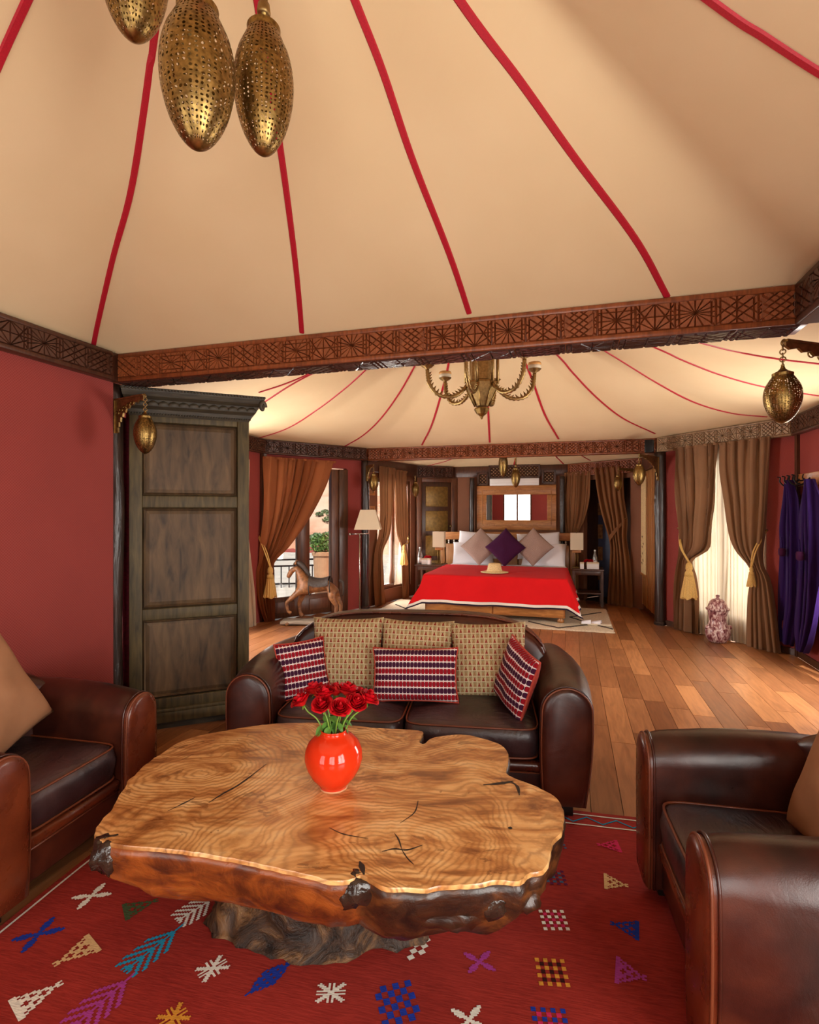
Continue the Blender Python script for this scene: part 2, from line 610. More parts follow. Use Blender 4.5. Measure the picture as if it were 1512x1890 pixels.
def _berber():
    nb = NB('cream_berber_pile', 0.95, 0, 0.1)
    n = nb.noise(60, 3)
    nb.base(nb.ramp(n, [(0.3, c(196, 176, 148)), (0.7, c(228, 214, 190))]))
    nb.bump(n, 0.8, 0.012)
    return nb.m
MT['berber'] = _berber()
MT['berber_line'] = plain('dark_pile_line', c(70, 56, 48), 0.95, scale=60)
def _tabletop():
    nb = NB('polished_burl_slab', 0.24, 0, 0.5)
    x, y, z = nb.xyz()
    big = nb.noise(1.5, 2)
    wob = nb.noise(3.2, 5, None, 0.9)
    def rings(cx, cy):
        dx, dy = x - cx, y - cy
        return (dx * dx + dy * dy * 1.5).pow(0.5)
    r = rings(0.23, -0.36).min(rings(-0.55, 0.10) + 0.22) + big * 0.75 + wob * 0.22
    fine = (r * 210.0).sin() * 0.5 + 0.5
    coarse = (r * 34.0).sin() * 0.5 + 0.5
    fig = nb.noise(2.2, 7, nb.vec(x * 1.0, y * 2.4, z), 2.6, 0.62)
    stain = nb.noise(1.6, 5, nb.vec(x + 3.1, y * 1.5, z), 1.4)
    base = nb.ramp(fig * 0.68 + coarse * 0.07 + stain * 0.25, [(0.35, c(124, 70, 32)), (0.44, c(186, 124, 66)), (0.53, c(222, 168, 104)), (0.68, c(240, 202, 146))])
    fmask = nb.noise(2.4, 3, None, 0.5)
    base = nb.mix(fine.pow(2.0) * fmask * 1.1, base, c(134, 84, 42))
    kn = nb.noise(5.0, 4, nb.vec(x, y * 1.6, z), 2.0)
    base = nb.mix((kn > 0.66) * 0.5, base, c(96, 54, 26))
    nb.base(base)
    nb.bump(fine * 0.3 + fig, 0.06, 0.004)
    nb.b.inputs['Coat Weight'].default_value = 0.25
    nb.b.inputs['Coat Roughness'].default_value = 0.2
    return nb.m
MT['slab'] = _tabletop()
def _bark():
    nb = NB('lacquered_bark_edge', 0.38, 0, 0.5)
    n = nb.noise(3.2, 6, nb.mapped((1, 1, 2.2)), 1.4, 0.6)
    n2 = nb.noise(14, 4, None, 1.0)
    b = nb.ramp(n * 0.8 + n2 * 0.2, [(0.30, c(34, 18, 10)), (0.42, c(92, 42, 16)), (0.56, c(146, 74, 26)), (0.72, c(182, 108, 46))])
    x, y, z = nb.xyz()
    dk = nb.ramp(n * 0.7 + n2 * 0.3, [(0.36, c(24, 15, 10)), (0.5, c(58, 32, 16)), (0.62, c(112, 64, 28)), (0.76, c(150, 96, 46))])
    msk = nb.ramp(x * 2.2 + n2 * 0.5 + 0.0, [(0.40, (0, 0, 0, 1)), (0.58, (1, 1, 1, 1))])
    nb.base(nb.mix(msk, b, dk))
    nb.bump(n * 0.6 + n2 * 0.4, 0.6, 0.02)
    nb.b.inputs['Coat Weight'].default_value = 0.2
    nb.b.inputs['Coat Roughness'].default_value = 0.15
    return nb.m
MT['bark'] = _bark()
def _root():
    nb = NB('gnarled_root', 0.5, 0, 0.4)
    n = nb.noise(6, 6, None, 1.6, 0.65)
    nb.base(nb.ramp(n, [(0.36, c(26, 18, 13)), (0.5, c(66, 44, 28)), (0.62, c(122, 86, 52)), (0.75, c(160, 122, 78))]))
    nb.bump(n, 0.9, 0.03)
    return nb.m
MT['root'] = _root()
MT['crack'] = plain('dark_crack', c(34, 22, 16), 0.6)
MT['resin'] = plain('dark_resin_knot', c(48, 34, 26), 0.16, var=0.5, scale=26, bump=0.8)
def _beige_pat():
    nb = NB('beige_figured_tapestry', 0.9, 0, 0.1)
    x, y, z = nb.xyz()
    u, v = x / 0.025, y / 0.031
    fu, fv = u.fract(), v.fract()
    par = (u.floor() + v.floor()).mod(2.0)
    cx, cy = (fu - 0.5).abs(), fv
    tri = (cx + cy * 0.55) < 0.42                  # little sitting triangle
    hd = ((fu - 0.5) * (fu - 0.5) + (fv - 0.62) * (fv - 0.62)) < 0.022
    fig = tri.max(hd) * ((fv > 0.12))
    grid = (fu < 0.07).max(fv < 0.07)
    du, dv = (u * 3.0).fract(), (v * 4.0).fract()
    dots = ((du < 0.4) * (dv < 0.4)) * (fv > 0.78)
    b = nb.mix(par, c(186, 164, 122), c(166, 146, 106))
    b = nb.mix(fig, b, nb.mix(par, c(138, 54, 42), c(160, 118, 80)))
    b = nb.mix(dots, b, c(52, 46, 38))
    b = nb.mix(grid, b, c(210, 198, 164))
    nb.base(b)
    nb.bump(grid + fig, 0.2, 0.002)
    return nb.m
MT['beige_pat'] = _beige_pat()
def _ikat():
    nb = NB('red_and_plum_ikat', 0.88, 0, 0.1)
    x, y, z = nb.xyz()
    u, v = x / 0.021, y / 0.035
    fu, fv = u.fract() - 0.5, v.fract() - 0.5
    row = v.floor().mod(2.0)
    rad = fu.abs() * fu.abs() * 1.1 + fv.abs() * fv.abs() * fv.abs() * fv.abs() * 6.0
    white = (rad > 0.26).max((fv.abs() > 0.42))
    slit = (fu.abs() < 0.05) * (fv.abs() < 0.2)
    b = nb.mix(row, c(150, 22, 34), c(66, 26, 52))
    side = (fu.abs() > 0.40)
    b = nb.mix(side, b, c(52, 18, 34))
    b = nb.mix(white, b, c(226, 206, 202))
    b = nb.mix(slit * 0.5, b, c(40, 12, 22))
    nb.base(b)
    return nb.m
MT['ikat'] = _ikat()
MT['ikat_back'] = plain('coral_red_cloth', c(178, 62, 46), 0.9, scale=60, var=0.2)
def _glass():
    nb = NB('window_glass', 0.02)
    t = nb.t.nodes.new('ShaderNodeBsdfTransparent')
    g = nb.t.nodes.new('ShaderNodeBsdfGlossy')
    g.inputs['Roughness'].default_value = 0.02
    mx = nb.t.nodes.new('ShaderNodeMixShader')
    mx.inputs[0].default_value = 0.06
    nb.t.links.new(t.outputs[0], mx.inputs[1])
    nb.t.links.new(g.outputs[0], mx.inputs[2])
    nb.t.links.new(mx.outputs[0], nb.out.inputs[0])
    return nb.m
MT['glass'] = _glass()
MT['mirror'] = plain('mirror_glass', (0.9, 0.9, 0.9, 1), 0.01, 1.0, 0.0)
MT['white_plastic'] = plain('white_plastic', c(232, 230, 228), 0.4, var=0.02)
MT['black'] = plain('black_plastic', c(18, 18, 18), 0.45)
MT['blue_paint'] = plain('grey_blue_paint', c(72, 80, 108), 0.5)
MT['gold_panel'] = plain('gilded_panel', c(128, 98, 44), 0.4, 0.3, 0.3, 20, 0.3)
MT['print'] = plain('faded_print', c(150, 104, 66), 0.7, var=0.4, scale=25)
MT['wax'] = plain('amber_wax', c(214, 160, 92), 0.5)
MT['candle_white'] = plain('white_wax', c(226, 214, 190), 0.5)
MT['red_cloth'] = plain('crimson_textile', c(120, 22, 46), 0.9, scale=60, var=0.3)
MT['hill'] = None
def _hill():
    nb = NB('pink_earth_hillside', 0.95, 0, 0.1)
    n = nb.noise(0.35, 6)
    x, y, z = nb.xyz()
    b = nb.ramp(n, [(0.3, c(196, 140, 112)), (0.55, c(226, 186, 162)), (0.75, c(236, 208, 188))])
    nb.base(b)
    nb.bump(n, 0.5, 0.3)
    return nb.m
MT['hill'] = _hill()
MT['terrace'] = plain('pale_terrace_stone', c(214, 208, 198), 0.8, scale=2)
MT['roof'] = plain('red_roof_tile', c(176, 86, 76), 0.8, scale=4, var=0.25)
MT['horse'] = wood('carved_painted_wood', c(84, 50, 30), c(160, 104, 58), 0.5, (5, 2, 5), 5, 0.3)
MT['horse_mane'] = plain('dark_carved_mane', c(58, 46, 40), 0.6, scale=40, bump=0.5)
MT['weathered'] = wood('weathered_grey_plank', c(118, 100, 84), c(176, 160, 140), 0.7, (1, 8, 8), 5, 0.2)
# ---------------------------------------------------------------- structure
class WF:
    """a wall line from A to B in room coordinates; s runs along it, off goes into the room"""
    def __init__(s, A, B, inside=(2.0, 2.5)):
        s.A, s.B = A, B
        s.o = W(*A)
        d = W(*B) - s.o
        s.len = d.length
        s.x = d.normalized()
        s.yl = Vector((-s.x.y, s.x.x, 0))
        s.sg = 1.0 if (W(*inside) - s.o).dot(s.yl) > 0 else -1.0
        s.n = s.yl * s.sg
        s.rot = math.atan2(s.x.y, s.x.x)
    def P(s, t, off=0.0, z=0.0): return s.o + s.x * t + s.n * off + Vector((0, 0, z))
    def px(s, px, off=0.0):
        k = (px - 756) / F
        p = s.o + s.n * off
        return (k * p.y - p.x) / (s.x.x - k * s.x.y)
    def z(s, py, t, off=0.0):
        d = (s.o + s.x * t + s.n * off).y
        return EYE - (py - 945) / F * d
    def place(s, o):
        o.location = s.o
        o.rotation_euler = (0, 0, s.rot)
        return o
    def L(s, t, off, z): return Vector((t, off * s.sg, z))
    def boxpts(s, mb, t0, t1, o0, o1, z0, z1):
        a, b = sorted((o0 * s.sg, o1 * s.sg))
        return mb.box(t0, t1, a, b, z0, z1)

INF = (2.0, -2.0)
INB = (1.9, 6.0)
WALLS = {
    'front_left': WF((0, -3.9), (0, 0), INF), 'front_right': WF((4.18, -3.9), (4.18, 0), INF), 'front_right_beam': WF((3.96, -3.9), (3.96, 0), INF), 'front_back': WF((0, -3.9), (4.18, -3.9), INF),
    'ml1': WF((0, 0), (-1.25, 1.4)), 'ml2': WF((-1.25, 1.4), (-1.25, 3.85)), 'ml3': WF((-1.25, 3.85), (-0.25, 5.25)),
    'mr1': WF((4.18, 0), (5.25, 1.4)), 'mr2': WF((5.25, 1.4), (5.25, 3.85)), 'mr3': WF((5.25, 3.85), (4.1, 5.25)),
    'bl': WF((-0.25, 5.25), (0.15, 6.8), INB), 'bl2': WF((0.15, 6.8), (0.75, 7.3), INB), 'bb': WF((0.75, 7.3), (2.9, 7.3), INB),
    'br2': WF((4.05, 6.4), (2.9, 7.3), INB), 'br': WF((4.1, 5.25), (4.05, 6.4), INB),
    'main': WF((0, 0), (3.96, 0), INF), 'mid': WF((-0.25, 5.25), (4.1, 5.25)),
}
ZB, ZT = 2.40, 2.585
WALL_H = 2.72

def wall(name, key, mat, pieces=None):
    wf = WALLS[key]
    pieces = pieces or [(0, wf.len, 0, WALL_H)]
    mb = MB()
    for (a, b, z0, z1) in pieces:
        wf.boxpts(mb, a, b, -0.1, 0, z0, z1)
    o = struct(mb.build(name, mat))
    return wf.place(o)

def holes(wf, ops, ztop=WALL_H):
    """wall pieces around openings (s0, s1, z0, z1), sorted by s"""
    out, s = [], 0.0
    for a, b, z0, z1 in ops:
        if a > s: out.append((s, a, 0, ztop))
        if z0 > 0.005: out.append((a, b, 0, z0))
        out.append((a, b, z1, ztop))
        s = b
    if s < wf.len: out.append((s, wf.len, 0, ztop))
    return out

wall('wall_front_left', 'front_left', MT['wall'])
wall('wall_front_right', 'front_right', MT['wall'], holes(WALLS['front_right'], [(0.65, 1.95, 0.3, 2.25)]))  # opening added out of view for the right-wall fill lamp
BACK_OPS = [(0.4, 1.5, 0.15, 2.3), (2.45, 3.55, 0.15, 2.3)]
wall('wall_garden_side', 'front_back', MT['wall'], holes(WALLS['front_back'], BACK_OPS))
wall('wall_middle_left_front', 'ml1', MT['wall'])
wall('wall_middle_left', 'ml2', MT['wall'], holes(WALLS['ml2'], [(0.5, 1.8, 0.2, 2.2)]))
w3 = WALLS['ml3']
ML3 = (w3.px(496), w3.px(640), 0.0, 2.22)
wall('wall_terrace_side', 'ml3', MT['wall'], holes(w3, [ML3]))
wall('wall_middle_right_front', 'mr1', MT['wall'])
wall('wall_middle_right', 'mr2', MT['wall'], holes(WALLS['mr2'], [(0.3, 1.6, 0.2, 2.2)]))  # opening added out of view for the robe-side fill lamp
w4 = WALLS['mr3']
_a, _b = sorted((w4.px(1272), w4.px(1415)))
MR3 = (_a, _b, 0.0, 2.25)
wall('wall_sheer_window_side', 'mr3', MT['wall'], holes(w4, [MR3]))
BLO = (0.34, 1.44, 0.22, 2.1)
wall('wall_bedroom_left', 'bl', MT['wall_brown'], holes(WALLS['bl'], [BLO]))
wall('wall_bedroom_door_side', 'bl2', MT['wall_brown'])
wall('wall_back', 'bb', MT['wall_brown'])
w5 = WALLS['br2']
BR2O = (0.25, 1.15, 0.0, 2.1)
wall('wall_bedroom_passage_side', 'br2', MT['wall_brown'], holes(w5, [BR2O]))
wall('wall_bedroom_right', 'br', MT['honey_v'])

# floor: slab with individual oak planks
ROOM = [(0, -3.9), (0, 0), (-1.25, 1.4), (-1.25, 3.85), (-0.25, 5.25), (0.15, 6.8), (0.75, 7.3), (2.9, 7.3), (4.05, 6.4), (4.1, 5.25), (5.25, 3.85), (5.25, 1.4), (4.18, 0), (4.18, -3.9)]
floor = struct(MB().prism([(W(*p).x, W(*p).y) for p in ROOM], -0.16, -0.014).build('floor', MT['gap']))
def row_span(u):
    hits = []
    for i in range(len(ROOM)):
        a, b = ROOM[i], ROOM[(i + 1) % len(ROOM)]
        if (a[0] - u) * (b[0] - u) < 0:
            hits.append(a[1] + (u - a[0]) / (b[0] - a[0]) * (b[1] - a[1]))
    return sorted(hits)
PW = 0.158
_pm = {}
def plank_mesh(l):
    k = round(l, 2)
    if k not in _pm:
        mb = MB().box(-PW / 2 + 0.0015, PW / 2 - 0.0015, -k / 2 + 0.0015, k / 2 - 0.0015, -0.013, 0)
        _pm[k] = mb.mesh('plank', MT['plank'])
    return _pm[k]
u = -1.25 + PW / 2
nrow = 0
while u < 5.25:
    sp = row_span(u)
    if len(sp) >= 2:
        v0, v1 = sp[0], sp[-1]
        v = v0
        if v0 < -1.0:
            l = (-0.55 - rnd.random() * 0.8) - v0
            link('plank', plank_mesh(l), floor, W(u, v0 + l / 2, 0), (0, 0, ROT))
            v = v0 + l
        first = True
        while v < v1 - 0.02:
            l = rnd.choice((0.75, 0.95, 1.2, 1.45, 1.6)) * (rnd.uniform(0.4, 1) if first else 1)
            first = False
            if v + l > v1 - 0.35: l = v1 - v
            l = round(l, 2)
            link('plank', plank_mesh(l), floor, W(u, v + l / 2, 0), (0, 0, ROT))
            v += l
    u += PW

# ---------------------------------------------------------------- tents
def tent(name, poly, zE, apex, sag, N=180, M=36):
    ap = W(apex[0], apex[1])
    pts = [W(*p) for p in poly]
    ends = []
    for k in range(N):
        a = 2 * PI * k / N
        d = Vector((math.cos(a), math.sin(a), 0))
        best = None
        for i in range(len(pts)):
            p, q = pts[i], pts[(i + 1) % len(pts)]
            e = q - p
            den = d.x * e.y - d.y * e.x
            if abs(den) < 1e-9: continue
            w = p - ap
            t = (w.x * e.y - w.y * e.x) / den
            s = (w.x * d.y - w.y * d.x) / den
            if t > 0 and -1e-6 <= s <= 1 + 1e-6 and (best is None or t < best): best = t
        ends.append((d, best))
    mb = MB()
    vs_, fs_ = [Vector((ap.x, ap.y, apex[2]))], []
    for j in range(1, M + 1):
        s = j / M
        for d, t in ends:
            p = ap + d * t * s
            z = zE + (apex[2] - zE) * (1 - s) - sag * math.sin(PI * s) * (0.6 + 0.4 * s)
            if j < M: z += 0.006 * nz((p.x * 1.5, p.y * 1.5, 3.0))
            vs_.append(Vector((p.x, p.y, z)))
    for k in range(N):
        fs_.append((0, 1 + k, 1 + (k + 1) % N))
    for j in range(M - 1):
        for k in range(N):
            k2 = (k + 1) % N
            fs_.append((1 + j * N + k, 1 + (j + 1) * N + k, 1 + (j + 1) * N + k2, 1 + j * N + k2))
    mb.add(vs_, fs_)
    bvh = BVHTree.FromPolygons([tuple(p) for p in vs_], fs_)
    o = struct(mb.build(name, MT['tent'], smooth=True))
    return o, bvh

def seam(parent, bvh, pixels, width, name='red_seam_braid', n=10):
    eye = Vector((0, 0, EYE))
    hit = []
    for p in cr_path([(a, 0, b) for a, b in pixels], n):
        d = pixd(p.x, p.z, 1.0) - eye
        h = bvh.ray_cast(eye, d.normalized())
        if h[0] is not None:
            nn = h[1] if h[1].z < 0 else -h[1]
            hit.append((h[0], nn))
    vs_, fs_ = [], []
    for i, (p, nn) in enumerate(hit):
        t = (hit[min(i + 1, len(hit) - 1)][0] - hit[max(i - 1, 0)][0]).normalized()
        sd = t.cross(nn).normalized() * (width / 2)
        vs_ += [p + nn * 0.001 - sd, p + nn * 0.007 - sd * 0.7, p + nn * 0.007 + sd * 0.7, p + nn * 0.001 + sd]
    for i in range(len(hit) - 1):
        for k in range(4):
            k2 = (k + 1) % 4
            fs_.append((i * 4 + k, i * 4 + k2, i * 4 + 4 + k2, i * 4 + 4 + k))
    mb = MB().add(vs_, fs_)
    return mb.build(name, MT['cord'], parent, smooth=False)

ua, va = UV(-0.506, 1.31)
tent1, bvh1 = tent('ceiling', [(0, -3.9), (0, 0.02), (3.96, 0.02), (3.96, -3.9)], ZT, (ua, va, 3.75), 0.05)
APX = (370, -735)
for path in (
    [(-185, 560), (-150, 470), (-95, 330), (-40, 205), (0, 110), (50, 0), (130, -170), (250, -430), APX],
    [(172, 640), (182, 590), (210, 470), (240, 360), (262, 230), (288, 40), (315, -180), (345, -450), APX],
    [(558, 622), (551, 540), (540, 440), (517, 270), (475, 0), (430, -300), APX],
    [(870, 590), (830, 470), (760, 290), (706, 130), (655, 0), (545, -280), APX],
    [(1232, 548), (1172, 440), (1060, 290), (960, 150), (848, 0), (650, -300), APX],
    [(2050, 400), (1850, 300), (1600, 180), (1512, 132), (1410, 66), (1312, 0), (900, -310), (600, -560), APX],
):
    seam(tent1, bvh1, path, 0.030)

MIDP = [(0, 0.0), (-1.25, 1.4), (-1.25, 3.85), (-0.25, 5.25), (4.1, 5.25), (5.25, 3.85), (5.25, 1.4), (4.18, 0.0)]
ZTM, ZBM = 2.56, 2.36
tent2, bvh2 = tent('ceiling', MIDP, ZTM, (2.05, 2.6, 3.72), 0.26)
for path in (
    [(462, 813), (529, 791), (581, 759), (629, 723), (670, 687), (760, 600)],
    [(636, 824), (672, 802), (704, 771), (736, 727), (763, 680), (800, 610)],
    [(779, 821), (799, 779), (821, 703), (835, 640), (850, 590)],
    [(904, 816), (901, 751), (899, 690), (893, 620)],
    [(1031, 810), (1005, 763), (982, 699), (966, 662), (930, 590)],
    [(1209, 800), (1149, 771), (1100, 732), (1057, 687), (1031, 657), (950, 580)],
    [(1416, 769), (1349, 762), (1279, 741), (1209, 704), (1121, 650), (1000, 580)],
    [(1600, 742), (1512, 730), (1413, 714), (1332, 692), (1262, 665), (1214, 643), (1060, 580)],
    [(1600, 682), (1512, 671), (1437, 662), (1367, 650), (1304, 635), (1100, 580)],
    [(478, 724), (549, 699), (700, 630)],
    [(470, 752), (492, 739), (565, 695), (720, 625)],
):
    seam(tent2, bvh2, path, 0.026)

BEDP = [(-0.25, 5.25), (0.15, 6.8), (0.75, 7.3), (2.9, 7.3), (4.05, 6.4), (4.1, 5.25)]
tent3, bvh3 = tent('ceiling', BEDP, 2.40, (1.9, 6.3, 3.0), 0.08, 120, 20)
for path in ([(770, 864), (800, 857), (826, 850), (850, 840)], [(948, 862), (951, 848), (953, 836)], [(1040, 856), (1030, 846), (1020, 836)], [(1090, 850), (1076, 842), (1060, 832)]):
    seam(tent3, bvh3, path, 0.024)

# ---------------------------------------------------------------- carved beams
def split(poly, nx, ny, d):
    a, b = [], []
    n = len(poly)
    for i in range(n):
        p, q = poly[i], poly[(i + 1) % n]
        sp, sq = nx * p[0] + ny * p[1] - d, nx * q[0] + ny * q[1] - d
        if sp >= -1e-9: a.append(p)
        if sp <= 1e-9: b.append(p)
        if (sp > 1e-9 and sq < -1e-9) or (sp < -1e-9 and sq > 1e-9):
            t = sp / (sp - sq)
            m = (p[0] + (q[0] - p[0]) * t, p[1] + (q[1] - p[1]) * t)
            a.append(m)
            b.append(m)
    return [x for x in (a, b) if len(x) > 2]

def parea(p):
    return 0.5 * sum(p[i][0] * p[(i + 1) % len(p)][1] - p[(i + 1) % len(p)][0] * p[i][1] for i in range(len(p)))

def inset(poly, g):
    if parea(poly) < 0: poly = poly[::-1]
    n = len(poly)
    out = []
    for i in range(n):
        p0, p1, p2 = Vector(poly[i - 1]), Vector(poly[i]), Vector(poly[(i + 1) % n])
        e1, e2 = (p1 - p0), (p2 - p1)
        if e1.length < 1e-6 or e2.length < 1e-6: return None
        e1.normalize()
        e2.normalize()
        n1, n2 = Vector((-e1.y, e1.x)), Vector((-e2.y, e2.x))
        den = 1 + n1.dot(n2)
        if den < 0.15: den = 0.15
        out.append(p1 + (n1 + n2) * (g / den))
    # validity: still inside and same orientation
    if parea([tuple(q) for q in out]) < 0.0006: return None
    for i in range(n):
        a, b = Vector(poly[i]), Vector(poly[(i + 1) % n])
        e = (b - a).normalized()
        for q in out:
            if (q - a).dot(Vector((-e.y, e.x))) < g * 0.4: return None
    return poly, [tuple(q) for q in out]

def carve_mesh(lines, mat, name='carved_panel', g=0.026, h=0.02):
    cells = [[(-0.5, -0.5), (0.5, -0.5), (0.5, 0.5), (-0.5, 0.5)]]
    for nx, ny, d in lines:
        nxt = []
        for cl in cells: nxt += split(cl, nx, ny, d)
        cells = nxt
    mb = MB()
    for cl in cells:
        r = inset(cl, g)
        if r is None:
            if abs(parea(cl)) > 1e-5:
                mb.add([(p[0], 0, p[1]) for p in cl], [tuple(range(len(cl)))])
            continue
        o, i = r
        n = len(o)
        mb.add([(p[0], 0, p[1]) for p in o] + [(p[0], h, p[1]) for p in i],
               [tuple(range(n, 2 * n))] + [(k, (k + 1) % n, n + (k + 1) % n, n + k) for k in range(n)])
    # closed back
    mb.add([(-0.5, -0.004, -0.5), (0.5, -0.004, -0.5), (0.5, -0.004, 0.5), (-0.5, -0.004, 0.5), (-0.5, 0, -0.5), (0.5, 0, -0.5), (0.5, 0, 0.5), (-0.5, 0, 0.5)],
           [(0, 1, 2, 3), (0, 1, 5, 4), (1, 2, 6, 5), (2, 3, 7, 6), (3, 0, 4, 7)])
    me = mb.mesh(name, mat)
    bm = bmesh.new()
    bm.from_mesh(me)
    bmesh.ops.remove_doubles(bm, verts=bm.verts, dist=1e-4)
    bmesh.ops.recalc_face_normals(bm, faces=bm.faces)
    bm.to_mesh(me)
    bm.free()
    return me

def ang(a, px=0.0, pz=0.0):
    nx, ny = -math.sin(R(a)), math.cos(R(a))
    return (nx, ny, nx * px + ny * pz)
EDGE = [(1, 0, -0.40), (1, 0, 0.40)]
MOTIFS = [
    EDGE + [ang(45), ang(-45), (1, 1, 0.30), (1, 1, -0.30), (1, -1, 0.30), (1, -1, -0.30), (1, 0, 0)],
    EDGE + [(1, 1, 0), (1, -1, 0), (1, 1, 0.26), (1, 1, -0.26), (1, -1, 0.26), (1, -1, -0.26), (1, 1, 0.52), (1, 1, -0.52), (1, -1, 0.52), (1, -1, -0.52)],
    EDGE + [ang(0), ang(30), ang(60), ang(90), ang(120), ang(150), (0, 1, 0.33), (0, 1, -0.33)],
    EDGE + [ang(a, 0, -0.5) for a in (38, 62, 90, 118, 142)] + [ang(a, 0, 0.5) for a in (38, 62, 118, 142)] + [(0, 1, 0)],
    EDGE + [ang(45), ang(-45), ang(0), ang(90), ang(22), ang(-22), ang(68), ang(-68)],
]
_carv = {}
def panels_for(mat):
    if mat.name not in _carv:
        _carv[mat.name] = [carve_mesh(l, mat) for l in MOTIFS]
    return _carv[mat.name]

def beam(label, key, z0, z1, mat, off0, off1, panel=None, pmat=None, s0=0.0, s1=None, ext=(0, 0), under=None, seq=0, rail=0.022):
    """a beam whose room-side face carries a row of carved panels between two plain rails"""
    wf = WALLS[key]
    t = thing('carved_beam', label, 'beam', wf.o, wf.rot)
    mb = MB()
    wf.boxpts(mb, -ext[0], wf.len + ext[1], off0, off1, z0, z1)
    bevel(mb.build('beam_body', mat, t), 0.004, 1)
    s1 = wf.len if s1 is None else s1
    if panel:
        for zz in ((z0 + 0.001, z0 + rail), (z1 - rail, z1 - 0.001)):
            mb = MB()
            wf.boxpts(mb, s0, s1, off1 - 0.004, off1 + 0.010, zz[0], zz[1])
            bevel(mb.build('rail', pmat, t), 0.003, 1)
        n = max(1, round((s1 - s0) / panel))
        w = (s1 - s0) / n
        ms = panels_for(pmat)
        ph = z1 - z0 - 2 * rail
        for k in range(n):
            o = link('carved_panel', ms[(k + seq) % len(ms)], t)
            o.location = (s0 + (k + 0.5) * w, (off1 + 0.0005) * wf.sg, (z0 + z1) / 2)
            o.scale = (w * 0.985, wf.sg * (0.75 if wf.sg else 1), ph)
    if under:
        ms = panels_for(under)
        n = max(1, round((s1 - s0) / 0.26))
        w = (s1 - s0) / n
        for k in range(n):
            o = link('underside_panel', ms[(k * 3 + 1) % len(ms)], t)
            o.location = (s0 + (k + 0.5) * w, (off0 + off1) / 2 * wf.sg, z0 - 0.0005)
            o.rotation_euler = (-PI / 2, 0, 0)
            o.scale = (w * 0.985, 0.35, abs(off1 - off0) * 0.96)
    return t

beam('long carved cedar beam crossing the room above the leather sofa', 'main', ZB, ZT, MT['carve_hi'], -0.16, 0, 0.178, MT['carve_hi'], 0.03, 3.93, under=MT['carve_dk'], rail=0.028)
beam('carved beam along the top of the red wall at left', 'front_left', ZB, ZT, MT['beam_dk'], -0.1, 0.05, 0.2, MT['beam_dk'], 1.9, 3.84, seq=2, rail=0.028)
beam('carved beam leading off the right end of the long cedar beam', 'front_right_beam', ZB, ZT, MT['beam_dk'], -0.3, 0.05, 0.2, MT['beam_dk'], 2.9, 3.9, seq=1, rail=0.028)
beam('carved beam spanning the opening in front of the bed', 'mid', ZBM, ZTM, MT['carve_hi'], -0.13, 0, 0.2, MT['carve_hi'], 0.05, 4.3, seq=1)
beam('dark carved beam above the rust curtain and terrace window', 'ml3', ZBM, ZTM, MT['beam_dk'], -0.1, 0.06, 0.21, MT['beam_dk'], 0.03, 1.7, seq=3)
beam('dark carved beam partly hidden behind the tall armoire', 'ml2', ZBM, ZTM, MT['beam_dk'], -0.1, 0.06, 0.21, MT['beam_dk'], 1.4, 2.42, seq=3)
beam('carved beam painted paler with window light above the brown curtains and sheer', 'mr3', ZBM, ZTM, MT['beam_lit'], -0.1, 0.06, 0.175, MT['beam_lit'], 0.03, 1.78, seq=0)
beam('carved beam above the hanging purple robes', 'mr2', ZBM, ZTM, MT['beam_dk'], -0.1, 0.06, 0.21, MT['beam_dk'], 1.3, 2.42, seq=2)
ZB3, ZT3 = 2.18, 2.40
beam('dark beam over the bedroom window curtains', 'bl', ZB3 + 0.02, ZT3 + 0.02, MT['beam_dk'], -0.1, 0.05)
beam('dark carved beam over the panelled door beside the bed', 'bl2', ZB3, ZT3, MT['beam_dk'], -0.1, 0.05, 0.2, MT['beam_dk'], 0.03, 0.75)
beam('dark carved beam on the back wall over the mirror', 'bb', ZB3 + 0.02, ZT3, MT['beam_dk'], -0.1, 0.016)
beam('carved brown beam over the bedroom passage curtains', 'br2', ZB3, ZT3, MT['carve_hi'], -0.1, 0.05, 0.2, MT['carve_hi'], 0.03, 1.42)
beam('dark beam over the wooden wall panel with the scroll', 'br', ZB3, ZT3, MT['beam_dk'], -0.1, 0.05)

# ---------------------------------------------------------------- posts
def post(label, uv, r, h, seed):
    p = W(*uv)
    t = thing('wooden_post', label, 'post', p)
    rings = []
    NZ, NA = 40, 20
    for j in range(NZ + 1):
        z = h * j / NZ
        ring = []
        for k in range(NA):
            a = 2 * PI * k / NA
            rr = r * (1 + 0.10 * nz((math.cos(a) * 1.2 + seed, math.sin(a) * 1.2, z * 1.6)) + 0.05 * nz((math.cos(a) * 4 + seed, math.sin(a) * 4, z * 5)))
            ring.append((rr * math.cos(a) + 0.012 * nz((seed, 0, z * 1.1)), rr * math.sin(a) + 0.012 * nz((0, seed, z * 1.1)), z))
        rings.append(ring)
    MB().rings(rings).build('trunk', MT['post'], t, smooth=True)
    MB().lathe([(r * 1.18, 0), (r * 1.18, 0.03), (r * 1.05, 0.045)], 20).build('foot_collar', MT['post'], t)
    return t
post('thick dark wooden post between the red wall and the armoire', (-0.09, 0.05), 0.088, ZB, 1.0)
post('dark wooden post under the right end of the long cedar beam', (4.24, 0.08), 0.088, ZB, 2.0)
post('knotty black post between the scroll panel and red wall', (4.10, 5.20), 0.072, ZBM, 3.0)
post('dark post behind the floor lamp beside the framed pictures', (-0.23, 5.22), 0.060, ZBM, 4.0)
post('slim black post left of the bedroom mirror', (1.14, 7.22), 0.045, ZB3, 5.0)
post('slim black post right of the bedroom mirror', (2.78, 7.20), 0.045, ZB3, 6.0)

